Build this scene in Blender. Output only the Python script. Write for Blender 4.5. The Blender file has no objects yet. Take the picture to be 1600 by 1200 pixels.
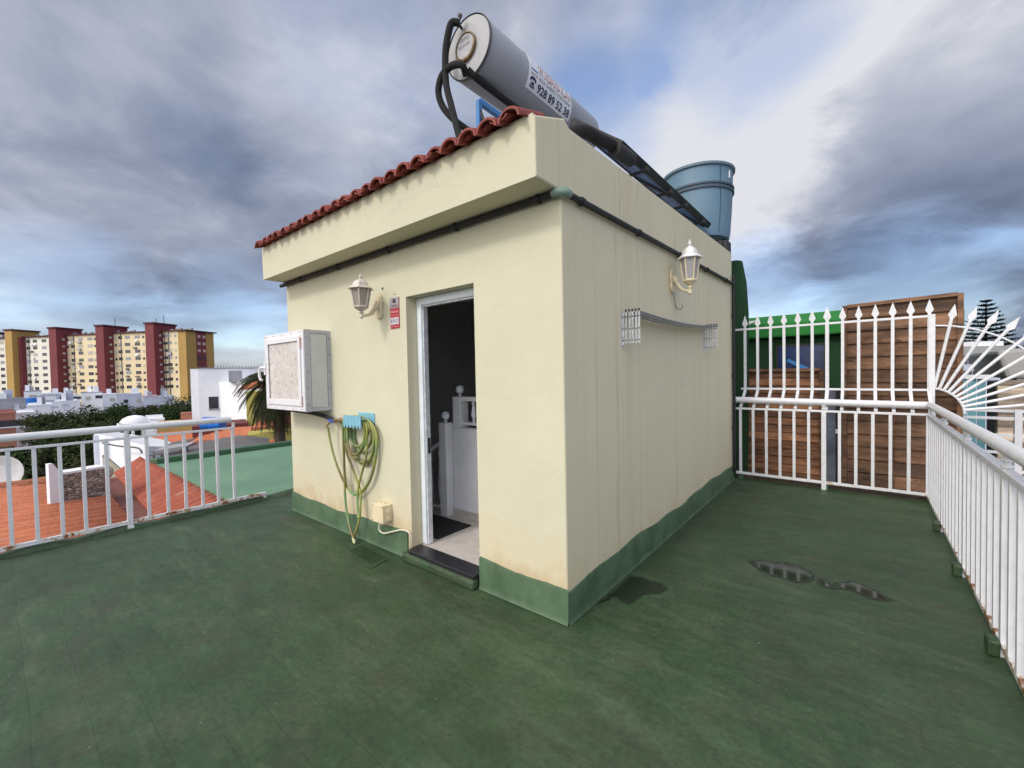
import bpy, bmesh, math, random
from mathutils import Vector, Matrix
random.seed(7)
R = math.radians
scene = bpy.context.scene
COL = scene.collection

# ------------------------------------------------------------------ camera
F, YAW, PITCH, ROLL = 666.731, -0.6872, -0.0261, -0.0200
CAM = Vector((1.3493, -2.1231, 1.5))
fw = Vector((math.sin(YAW) * math.cos(PITCH), math.cos(YAW) * math.cos(PITCH), math.sin(PITCH)))
rt0 = Vector((math.cos(YAW), -math.sin(YAW), 0)); up0 = rt0.cross(fw)
rt = math.cos(ROLL) * rt0 + math.sin(ROLL) * up0
up = -math.sin(ROLL) * rt0 + math.cos(ROLL) * up0
cd = bpy.data.cameras.new('camera'); co = bpy.data.objects.new('camera', cd); COL.objects.link(co)
cd.sensor_fit = 'HORIZONTAL'; cd.sensor_width = 36; cd.lens = 36 * F / 1600
cd.clip_start = 0.05; cd.clip_end = 6000
co.matrix_world = Matrix(((rt.x, up.x, -fw.x, CAM.x), (rt.y, up.y, -fw.y, CAM.y), (rt.z, up.z, -fw.z, CAM.z), (0, 0, 0, 1)))
scene.camera = co

def und(u, v, dep):
    return CAM + (fw * F + rt * (u - 800) - up * (v - 600)) * (dep / F)
def un(u, v, ax, val):
    i = 'xyz'.index(ax)
    d = fw * F + rt * (u - 800) - up * (v - 600)
    return CAM + d * ((val - CAM[i]) / d[i])

# ------------------------------------------------------------------ materials
def sock(n, k): return n.inputs[k]
class NT:
    def __init__(s, name):
        s.m = bpy.data.materials.new(name); s.m.use_nodes = True
        s.t = s.m.node_tree; s.N = s.t.nodes; s.L = s.t.links
        s.b = s.N['Principled BSDF']
        s.tc = s.N.new('ShaderNodeTexCoord')
    def link(s, a, b): s.L.new(a, b)
    def noise(s, scale, detail=5, rough=.6, vec=None, dist=0):
        n = s.N.new('ShaderNodeTexNoise'); n.inputs['Scale'].default_value = scale
        n.inputs['Detail'].default_value = detail; n.inputs['Roughness'].default_value = rough
        n.inputs['Distortion'].default_value = dist
        s.link(vec if vec is not None else s.tc.outputs['Object'], n.inputs['Vector']); return n.outputs['Fac']
    def mapping(s, scale=(1, 1, 1), rot=(0, 0, 0), loc=(0, 0, 0)):
        m = s.N.new('ShaderNodeMapping'); m.inputs['Scale'].default_value = scale
        m.inputs['Rotation'].default_value = rot; m.inputs['Location'].default_value = loc
        s.link(s.tc.outputs['Object'], m.inputs['Vector']); return m.outputs['Vector']
    def ramp(s, fac, a, b, c0=0., c1=1.):
        n = s.N.new('ShaderNodeMapRange'); n.inputs['From Min'].default_value = a; n.inputs['From Max'].default_value = b
        n.inputs['To Min'].default_value = c0; n.inputs['To Max'].default_value = c1
        s.link(fac, n.inputs['Value']); return n.outputs['Result']
    def math(s, op, a, b):
        n = s.N.new('ShaderNodeMath'); n.operation = op
        for i, x in enumerate((a, b)):
            if hasattr(x, 'node'): s.link(x, n.inputs[i])
            else: n.inputs[i].default_value = x
        return n.outputs[0]
    def mix(s, fac, a, b, mode='MIX'):
        n = s.N.new('ShaderNodeMix'); n.data_type = 'RGBA'; n.blend_type = mode
        for k, x in ((0, fac), (6, a), (7, b)):
            if hasattr(x, 'node'): s.link(x, n.inputs[k])
            elif k == 0: n.inputs[0].default_value = x
            else: n.inputs[k].default_value = (*x, 1)
        return n.outputs[2]
    def color(s, c):
        if hasattr(c, 'node'): s.link(c, s.b.inputs['Base Color'])
        else: s.b.inputs['Base Color'].default_value = (*c, 1)
    def rough(s, r):
        if hasattr(r, 'node'): s.link(r, s.b.inputs['Roughness'])
        else: s.b.inputs['Roughness'].default_value = r
    def bump(s, h, strength=.3, dist=.01):
        n = s.N.new('ShaderNodeBump'); n.inputs['Strength'].default_value = strength; n.inputs['Distance'].default_value = dist
        s.link(h, n.inputs['Height']); s.link(n.outputs['Normal'], s.b.inputs['Normal'])

def mk(name, c, c2=None, rough=.6, scale=6, lo=.35, hi=.65, metal=0, bump=0, bscale=60, bdist=.004, fine=.06):
    t = NT(name); t.rough(rough); t.b.inputs['Metallic'].default_value = metal
    if c2 is None: c2 = tuple(x * .86 for x in c)
    k = t.mix(t.ramp(t.noise(scale, 6), lo, hi), c, c2)
    if fine:
        g = t.ramp(t.noise(scale * 9, 3), .2, .8, 1 - fine, 1 + fine)
        k = t.mix(1, k, g, 'MULTIPLY')
    t.color(k)
    if bump: t.bump(t.noise(bscale, 4), bump, bdist)
    return t.m

M = {}
def brick_vec(t, rot): return t.mapping(rot=rot)

# stucco of the hut
t = NT('hut_stucco'); t.rough(.8)
big = t.noise(1.3, 5); fine = t.noise(7, 6)
k = t.mix(t.ramp(big, .35, .65), (.585, .555, .405), (.54, .515, .38))
k = t.mix(t.ramp(fine, .45, .75, 0, .35), k, (.53, .505, .385))
# rising damp stain close to the skirting
sep = t.N.new('ShaderNodeSeparateXYZ'); t.link(t.tc.outputs['Object'], sep.inputs[0])
zz = t.math('ADD', sep.outputs['Z'], t.ramp(t.noise(4, 4), .2, .8, -.16, .16))
k = t.mix(t.ramp(zz, .62, .22, 0, .55), k, (.60, .48, .31))
k = t.mix(t.ramp(zz, .30, .20, 0, .5), k, (.44, .31, .17))
# rust and dirt runs, over a brightened base, on the side wall only
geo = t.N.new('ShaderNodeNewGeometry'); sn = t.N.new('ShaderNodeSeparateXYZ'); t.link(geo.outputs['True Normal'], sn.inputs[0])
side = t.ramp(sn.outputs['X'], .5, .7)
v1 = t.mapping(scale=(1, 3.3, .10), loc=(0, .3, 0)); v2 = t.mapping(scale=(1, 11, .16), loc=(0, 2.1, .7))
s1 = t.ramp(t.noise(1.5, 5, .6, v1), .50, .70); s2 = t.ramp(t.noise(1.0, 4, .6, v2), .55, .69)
k = t.mix(t.math('MULTIPLY', side, .6), k, (.65, .575, .385))  # side wall colour lifted and warmed to offset its dull, bluish shade
patch_ = t.ramp(t.noise(.9, 3, .5, t.mapping(loc=(0, 1.1, 0), scale=(1, 1, .5))), .45, .62)
s1 = t.math('MULTIPLY', s1, patch_)
k = t.mix(t.math('MULTIPLY', t.math('MULTIPLY', s1, side), .20), k, (.52, .42, .25))
k = t.mix(t.math('MULTIPLY', t.math('MULTIPLY', t.math('MULTIPLY', s2, patch_), side), .22), k, (.48, .36, .19))
v3 = t.mapping(scale=(1, 26, .05), loc=(0, 5.3, .2))
s3 = t.ramp(t.noise(1.0, 3, .5, v3), .66, .73)
k = t.mix(t.math('MULTIPLY', t.math('MULTIPLY', s3, side), .55), k, (.42, .22, .08))
wv = t.math('ADD', sep.outputs['Y'], t.ramp(t.noise(3.5, 3), .2, .8, -.035, .035))
for y0_, w_, a_ in [(.70, .030, .55), (.79, .014, .50), (.93, .10, .22), (1.10, .020, .40), (1.24, .012, .35), (1.95, .05, .22), (2.55, .035, .30), (3.05, .018, .40), (3.45, .05, .28)]:
    band = t.ramp(t.math('ABSOLUTE', t.math('SUBTRACT', wv, y0_), 0.), w_, 0., 0., a_)
    band = t.math('MULTIPLY', band, t.ramp(t.noise(2.3, 5, .6, t.mapping(scale=(1, 2.5, .55), loc=(0, y0_ * 9, y0_))), .38, .62))
    k = t.mix(t.math('MULTIPLY', band, side), k, (.40, .26, .12))
cv = t.N.new('ShaderNodeTexVoronoi'); cv.feature = 'DISTANCE_TO_EDGE'; cv.inputs['Scale'].default_value = .9
cw = t.N.new('ShaderNodeVectorMath'); cw.operation = 'MULTIPLY_ADD'; cw.inputs[1].default_value = (.5, .5, .5)
cn = t.N.new('ShaderNodeTexNoise'); cn.inputs['Scale'].default_value = 2.2; cn.inputs['Detail'].default_value = 6; t.link(t.tc.outputs['Object'], cn.inputs['Vector'])
t.link(cn.outputs['Color'], cw.inputs[0]); t.link(t.tc.outputs['Object'], cw.inputs[2]); t.link(cw.outputs[0], cv.inputs['Vector'])
crk = t.math('MULTIPLY', t.ramp(cv.outputs['Distance'], .006, .0, 0, 1), t.ramp(t.noise(1.1, 2), .5, .62))
k = t.mix(t.math('MULTIPLY', crk, .28), k, (.34, .30, .21))
t.color(k); t.bump(t.math('ADD', t.noise(38, 5), t.math('MULTIPLY', t.noise(6, 4), 2.2)), .26, .006); M['stucco'] = t.m

def green_paint(name, base, alt, worn, brickamt, rough):
    t = NT(name)
    br = t.N.new('ShaderNodeTexBrick'); wob = t.mapping()
    nv = t.N.new('ShaderNodeTexNoise'); nv.inputs['Scale'].default_value = 1.6; t.link(wob, nv.inputs['Vector'])
    ma = t.N.new('ShaderNodeVectorMath'); ma.operation = 'MULTIPLY_ADD'; ma.inputs[1].default_value = (.05, .05, 0)
    t.link(nv.outputs['Color'], ma.inputs[0]); t.link(wob, ma.inputs[2]); t.link(ma.outputs[0], br.inputs['Vector'])
    br.inputs['Scale'].default_value = 1; br.inputs['Brick Width'].default_value = .52; br.inputs['Row Height'].default_value = .17
    br.inputs['Mortar Size'].default_value = .006; br.inputs['Mortar Smooth'].default_value = .8; br.offset = .37
    br.inputs['Color1'].default_value = (1, 1, 1, 1); br.inputs['Color2'].default_value = (.78, .78, .78, 1); br.inputs['Mortar'].default_value = (.55, .55, .55, 1)
    n1 = t.noise(.9, 7, .65); n2 = t.noise(3.4, 8, .7); n3 = t.noise(34, 5, .7)
    k = t.mix(t.ramp(n1, .42, .60), base, alt)
    k = t.mix(t.ramp(n2, .48, .70, 0, .8), k, worn)
    k = t.mix(t.ramp(t.noise(1.9, 7, .72, t.mapping(loc=(5, 2, 1))), .52, .66, 0, .6), k, (.046, .045, .028))
    k = t.mix(t.ramp(t.noise(2.7, 8, .75, t.mapping(loc=(1, 9, 4), scale=(.5, 1.6, 1))), .52, .66, 0, .6), k, (.070, .104, .056))
    k = t.mix(t.ramp(t.noise(1.3, 9, .8, t.mapping(loc=(7, 4, 2), scale=(1.7, .45, 1))), .55, .66, 0, .6), k, (.022, .046, .022))
    k = t.mix(t.ramp(t.noise(11, 6, .75), .55, .78, 0, .55), k, tuple(x * 1.55 for x in alt))
    k = t.mix(t.ramp(t.noise(.8, 4, .6, t.mapping(loc=(3, 7, 0))), .40, .64, .05, brickamt * 2.2), k, br.outputs['Color'], 'MULTIPLY')
    k = t.mix(1, k, t.ramp(t.noise(6, 8, .8, t.mapping(scale=(.6, 1.5, 1), loc=(2, 2, 2))), .3, .7, .72, 1.28), 'MULTIPLY')
    k = t.mix(1, k, t.ramp(n3, .25, .75, .66, 1.32), 'MULTIPLY')
    sp = t.ramp(t.noise(55, 1, .3), .80, .83)
    k = t.mix(t.math('MULTIPLY', sp, .7), k, (.32, .36, .30))
    t.color(k)
    t.rough(t.ramp(n2, .3, .7, rough - .07, rough + .12))
    h = t.math('ADD', t.math('MULTIPLY', br.outputs['Fac'], -.20), t.math('ADD', t.math('MULTIPLY', n3, .35), t.math('MULTIPLY', n2, .5)))
    t.bump(h, .4, .006)
    return t.m
M['floor'] = green_paint('green_roof_paint', (.024, .054, .020), (.037, .074, .031), (.058, .072, .041), .27, .56)
M['skirt'] = mk('skirting_green', (.082, .140, .076), (.045, .088, .043), .6, 5, bump=.3, bscale=40)
M['green_slab'] = mk('light_green_slab', (.150, .270, .170), (.115, .225, .14), .6, .9, bump=.2, bscale=8)
M['green_edge'] = mk('green_edge', (.035, .09, .045), (.05, .12, .06), .5, 8)

def white_metal(name, rust, c=(.70, .70, .72), rough=.35):
    t = NT(name); t.rough(rough)
    k = t.mix(t.ramp(t.noise(14, 5), .4, .7), c, tuple(x * .88 for x in c))
    if rust:
        a = t.ramp(t.noise(9, 7, .75), .60 - rust * .2, .66 - rust * .2)
        k = t.mix(t.math('MULTIPLY', a, .6), k, (.62, .42, .20))
        b = t.ramp(t.noise(9, 7, .75), .65 - rust * .2, .70 - rust * .2)
        k = t.mix(b, k, (.20, .075, .02))
    t.color(k); t.bump(t.noise(90, 3), .15, .002); return t.m
M['white'] = white_metal('white_painted_metal', 0)
M['rusty'] = white_metal('white_metal_rusting', .62)
M['rusty2'] = white_metal('white_metal_light_rust', .22)
M['upvc'] = mk('white_frame_paint', (.74, .79, .82), None, .35)
M['black_rubber'] = mk('black_foam_pipe', (.009, .009, .009), (.014, .013, .013), .95, 20, bump=.5, bscale=50)
M['black'] = mk('black_plastic', (.008, .008, .009), (.013, .013, .014), .6)
M['tile_red'] = mk('red_painted_tile', (.25, .040, .026), (.16, .026, .019), .65, 14, bump=.4, bscale=45)
M['tank'] = mk('grey_tank_paint', (.30, .31, .335), (.265, .275, .30), .42, 3, fine=.03)
M['tank_end'] = mk('tank_end_white', (.38, .38, .39), (.32, .32, .33), .45, 5)
M['sticker'] = mk('white_sticker', (.72, .72, .74), None, .4, 5, fine=.02)
M['navy'] = mk('navy_print', (.010, .014, .07), None, .4)
M['blueprint'] = mk('blue_print', (.03, .08, .33), None, .4)
M['redprint'] = mk('rust_red_print', (.32, .10, .07), None, .5)
M['greyprint'] = mk('grey_print', (.20, .20, .26), None, .5)
M['rusty_ring'] = mk('rusty_ring', (.10, .06, .025), (.28, .17, .06), .6, 12)
M['blue_steel'] = mk('blue_steel', (.03, .14, .36), (.05, .20, .44), .5, 8)
M['blue_back'] = mk('blue_collector_back', (.035, .13, .30), (.018, .06, .15), .5, 3)
M['blue_tub'] = mk('blue_tub_plastic', (.10, .185, .255), (.13, .215, .285), .5, 3, bump=.15, bscale=12)
M['cream'] = mk('cream_lantern_paint', (.72, .63, .44), (.62, .50, .32), .5, 16)
M['lampwhite'] = mk('weathered_lantern_white', (.66, .62, .56), (.46, .38, .31), .5, 18)
M['whitecap'] = mk('white_lantern_paint', (.74, .74, .74), (.62, .60, .58), .45, 18)
t = NT('frosted_pane'); t.rough(.55); t.color((.50, .44, .38)); t.b.inputs['Transmission Weight'].default_value = .55; M['pane'] = t.m
t = NT('frosted_pane_grey'); t.rough(.5); t.color((.52, .51, .51)); t.b.inputs['Transmission Weight'].default_value = .5; M['pane2'] = t.m
M['cab'] = mk('cabinet_metal', (.44, .44, .46), (.38, .38, .39), .45, 6)
M['cab_frame'] = mk('cabinet_frame_paint', (.70, .69, .71), (.62, .52, .48), .45, 5, .5, .8)
M['cab_side'] = mk('cabinet_side_panel', (.55, .56, .53), (.50, .50, .47), .5, 3)
t = NT('speckled_board'); t.rough(.5)
k = t.mix(t.ramp(t.noise(9, 7, .7, dist=1.5), .35, .6), (.64, .61, .59), (.52, .47, .43))
k = t.mix(t.ramp(t.noise(24, 5, .7, dist=2.0), .585, .615), k, (.17, .10, .07)); t.color(k); M['marble_board'] = t.m
M['hinge'] = mk('pinkish_rust_hinge', (.55, .30, .25), (.66, .56, .52), .5, 20)
M['screw'] = mk('dark_screw', (.10, .09, .09), None, .4)
M['hook_blue'] = mk('pale_blue_plastic', (.22, .47, .58), (.18, .40, .50), .4, 9)
t = NT('garden_hose'); t.rough(.35)
k = t.mix(t.ramp(t.noise(3.2, 4), .42, .58), (.29, .30, .07), (.16, .27, .12))
k = t.mix(t.ramp(t.noise(2.4, 4, .5, t.mapping(loc=(3, 1, 2))), .48, .60), k, (.17, .12, .045)); t.color(k); M['hose'] = t.m
M['brass'] = mk('dull_brass', (.36, .26, .17), (.25, .17, .10), .4, 20, metal=.6)
M['blue_lever'] = mk('blue_lever', (.03, .10, .48), None, .35)
M['jbox'] = mk('cream_box_plastic', (.70, .60, .40), (.62, .52, .33), .45, 9)
M['cable'] = mk('cream_cable', (.66, .62, .48), None, .5)
M['sign_silver'] = mk('silver_sign', (.34, .33, .36), (.28, .27, .30), .35, 20)
M['sign_red'] = mk('red_sign', (.42, .035, .045), (.36, .03, .04), .4, 10)
M['sign_white'] = mk('white_sign_print', (.66, .68, .74), None, .4)
M['sign_pink'] = mk('pale_pink_sign_print', (.72, .36, .36), None, .4)
M['marble'] = mk('pale_marble_floor', (.58, .54, .50), (.43, .38, .34), .22, 4, bump=0)
M['granite'] = mk('black_granite', (.010, .010, .013), (.016, .016, .02), .38, 40)
M['mat'] = mk('black_door_mat', (.008, .008, .011), (.013, .013, .016), .95, 60, bump=.8, bscale=220)
M['inner_dark'] = mk('dark_grey_inner_wall', (.62, .63, .62), None, .9, 3)
M['inner_white'] = mk('inner_white_paint', (.82, .83, .86), None, .6, 3)
M['alu'] = mk('aluminium', (.74, .74, .76), (.52, .53, .55), .38, 18, metal=.25)
M['wire'] = mk('grey_line', (.22, .22, .25), None, .4, metal=.3)

def wood(name, c1, c2, vert=False):
    t = NT(name); t.rough(.8)
    v = t.mapping(scale=(2.0, 2.0, 26) if not vert else (26, 26, 2)); w = t.noise(1.3, 8, .7, v, 1.0)
    k = t.mix(t.ramp(w, .32, .68), c1, c2)
    k = t.mix(t.ramp(t.noise(2.6, 6, .7, t.mapping(scale=(1, 1, 3))), .44, .66, 0, .85), k, tuple(x * .33 for x in c1))
    k = t.mix(1, k, t.ramp(t.noise(1., 2, .6, t.mapping(scale=(.6, .6, 7), loc=(2, 1, 5))), .3, .7, .55, 1.45), 'MULTIPLY')
    at = t.N.new('ShaderNodeAttribute'); at.attribute_name = 'tone'; k = t.mix(1, k, t.ramp(at.outputs['Fac'], 0, 1, .50, 1.35), 'MULTIPLY')
    vv = t.noise(7, 2, .5, t.mapping(scale=(.9, .9, 2.4)))
    k = t.mix(t.ramp(vv, .68, .74, 0, .7), k, (.03, .016, .009)); t.color(k); t.bump(w, .5, .004); return t.m
M['wood'] = wood('weathered_board', (.20, .076, .032), (.30, .150, .078))
M['wood_d'] = wood('dark_board', (.15, .070, .035), (.235, .130, .073))
M['grass_art'] = mk('artificial_grass', (.030, .27, .045), (.018, .19, .03), .9, 60, bump=1, bscale=240, bdist=.02)
M['grass_dark'] = mk('hedge_and_shaded_grass', (.012, .052, .017), (.02, .085, .025), .95, 45, bump=1, bscale=160, bdist=.03)  # dark green of the hedge, also shade painted on the kiosk wall
M['window_blue'] = mk('dark_blue_window', (.012, .02, .06), (.02, .04, .12), .15)
M['blue_bar'] = mk('blue_bar', (.03, .17, .42), None, .4)
M['greyblock'] = mk('blue_grey_block', (.13, .145, .19), (.10, .115, .155), .8, 6)
def wet(name, rough, dens):
    t = NT(name); at = t.N.new('ShaderNodeAttribute'); at.attribute_name = 'wet'
    e = t.math('ADD', at.outputs['Fac'], t.ramp(t.noise(18, 6, .7), .25, .75, -.40, .40))
    t.color(t.mix(t.ramp(t.noise(9, 4), .3, .7), (.008, .017, .008), (.014, .024, .013)))
    t.rough(t.ramp(e, .35, .8, .55, rough)); t.b.inputs['Specular IOR Level'].default_value = .5
    t.link(t.ramp(e, .18, .62, 0, dens), t.b.inputs['Alpha']); t.bump(t.noise(5, 2), .05, .004); return t.m
M['puddle'] = wet('standing_water', .07, .96); M['damp'] = wet('damp_floor', .36, .68)
M['wood_ledge'] = mk('brown_ledge', (.09, .065, .045), (.05, .035, .027), .8, 10)

# background
def corr(name, c, c2, rough=.8):
    t = NT(name); t.rough(rough); k = t.mix(t.ramp(t.noise(2.2, 6, .65), .35, .65), c, c2)
    k = t.mix(t.ramp(t.noise(6, 7, .75), .54, .70, 0, .6), k, tuple(x * .55 for x in c)); k = t.mix(t.ramp(t.noise(3.5, 6, .7, t.mapping(loc=(4, 4, 1))), .56, .72, 0, .5), k, (.50, .33, .24))
    k = t.mix(1, k, t.ramp(t.noise(30, 3), .2, .8, .8, 1.2), 'MULTIPLY'); t.color(k); t.bump(t.noise(25, 4), .2, .008); return t.m
M['roof_or'] = corr('orange_roof', (.60, .20, .095), (.48, .145, .07))
M['roof_rd'] = corr('red_roof', (.40, .10, .055), (.31, .075, .045))
M['roof_mr'] = corr('maroon_gutter', (.185, .062, .048), (.15, .05, .04))
M['cap'] = corr('ridge_cap', (.40, .15, .07), (.27, .10, .05))
t = NT('rubble_stone'); t.rough(.9)
vo = t.N.new('ShaderNodeTexVoronoi'); vo.feature = 'DISTANCE_TO_EDGE'; vo.inputs['Scale'].default_value = 13
t.link(t.mapping(scale=(1, 1, 1.8)), vo.inputs['Vector'])
vc = t.N.new('ShaderNodeTexVoronoi'); vc.inputs['Scale'].default_value = 13; t.link(t.mapping(scale=(1, 1, 1.8)), vc.inputs['Vector'])
k = t.mix(t.ramp(t.noise(6, 3), .3, .7), (.46, .40, .34), (.30, .23, .19))
sc3 = t.N.new('ShaderNodeSeparateXYZ'); t.link(vc.outputs['Color'], sc3.inputs[0])
k = t.mix(1, k, t.ramp(sc3.outputs['X'], 0, 1, .55, 1.35), 'MULTIPLY')
k = t.mix(t.ramp(vo.outputs['Distance'], .04, .09), (.10, .085, .075), k); t.color(k); t.bump(vo.outputs['Distance'], .8, .05); M['stone'] = t.m
M['wall_w'] = mk('white_render', (.80, .80, .82), (.74, .74, .77), .8, 1.2, fine=.03)
M['wall_lav'] = mk('lavender_render', (.50, .52, .60), (.42, .44, .52), .8, .8)
M['wall_gr'] = mk('grey_concrete', (.34, .34, .37), (.26, .26, .28), .85, .9)
M['wall_pk'] = mk('pink_render', (.55, .36, .36), (.48, .30, .31), .8, 1)
M['wall_y'] = mk('mustard_render', (.46, .40, .10), (.40, .34, .08), .8, 1)
M['wall_o'] = mk('ochre_render', (.55, .34, .11), (.47, .28, .09), .8, 1)
M['wall_mar'] = mk('maroon_render', (.15, .028, .03), (.12, .022, .025), .8, 1)
M['salmon'] = mk('salmon_render', (.42, .17, .12), (.33, .13, .09), .8, 1)
M['brown'] = mk('brown_render', (.12, .05, .045), (.09, .04, .035), .8, 1)
M['roof_grey'] = mk('grey_felt_roof', (.10, .095, .095), (.14, .13, .13), .9, 1.5)
M['apt_cream'] = mk('apartment_cream', (.72, .60, .38), (.66, .53, .33), .8, .06, fine=.03)
M['apt_pale'] = mk('apartment_pale', (.74, .70, .60), (.68, .64, .54), .8, .06, fine=.03)
M['apt_red'] = mk('apartment_red', (.18, .034, .040), (.155, .030, .036), .8, .1, fine=.03)
M['apt_yel'] = mk('apartment_ochre', (.42, .26, .075), (.37, .225, .065), .8, .1, fine=.03)
M['apt_cap'] = mk('apartment_cap', (.075, .013, .02), None, .8, 1)
M['glass_d'] = mk('dark_window', (.02, .02, .026), (.07, .07, .08), .15, .4)
M['shutter'] = mk('pale_shutter', (.50, .47, .41), (.36, .34, .30), .6, .5)
M['bluetarp'] = mk('blue_plastic_drum', (.01, .17, .62), (.01, .12, .48), .4, 5)
M['ground'] = mk('town_ground', (.20, .19, .175), (.12, .115, .105), .9, .06)
M['glass_t'] = mk('turquoise_glass', (.16, .36, .42), (.10, .27, .34), .12, 1.4)
M['ledge_stone'] = wood('stone_cladding', (.40, .31, .23), (.52, .42, .33))
M['canopy'] = mk('beige_grey_canopy', (.27, .27, .265), (.33, .325, .31), .7, .9)
M['trunk'] = mk('bark', (.09, .065, .045), (.06, .045, .03), .9, 12, bump=.6, bscale=30)
def leafm(name, a, b, sc=.7):
    t = NT(name); t.rough(.9); t.b.inputs['Specular IOR Level'].default_value = .15; k = t.mix(t.ramp(t.noise(sc, 3), .35, .65), a, b)
    k = t.mix(1, k, t.ramp(t.noise(6, 2), .2, .8, .6, 1.4), 'MULTIPLY'); t.color(k); return t.m
M['leaf1'] = leafm('dark_leaves', (.016, .032, .009), (.036, .055, .016))
M['leaf2'] = leafm('olive_leaves', (.024, .034, .011), (.048, .056, .021))
M['palm'] = leafm('palm_leaves', (.020, .030, .012), (.036, .042, .020), 1.2)
M['palm_dry'] = leafm('dry_palm_leaves', (.050, .038, .020), (.030, .026, .014), 1.2)
M['pine'] = leafm('pine_needles', (.010, .018, .013), (.017, .026, .019))

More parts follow.
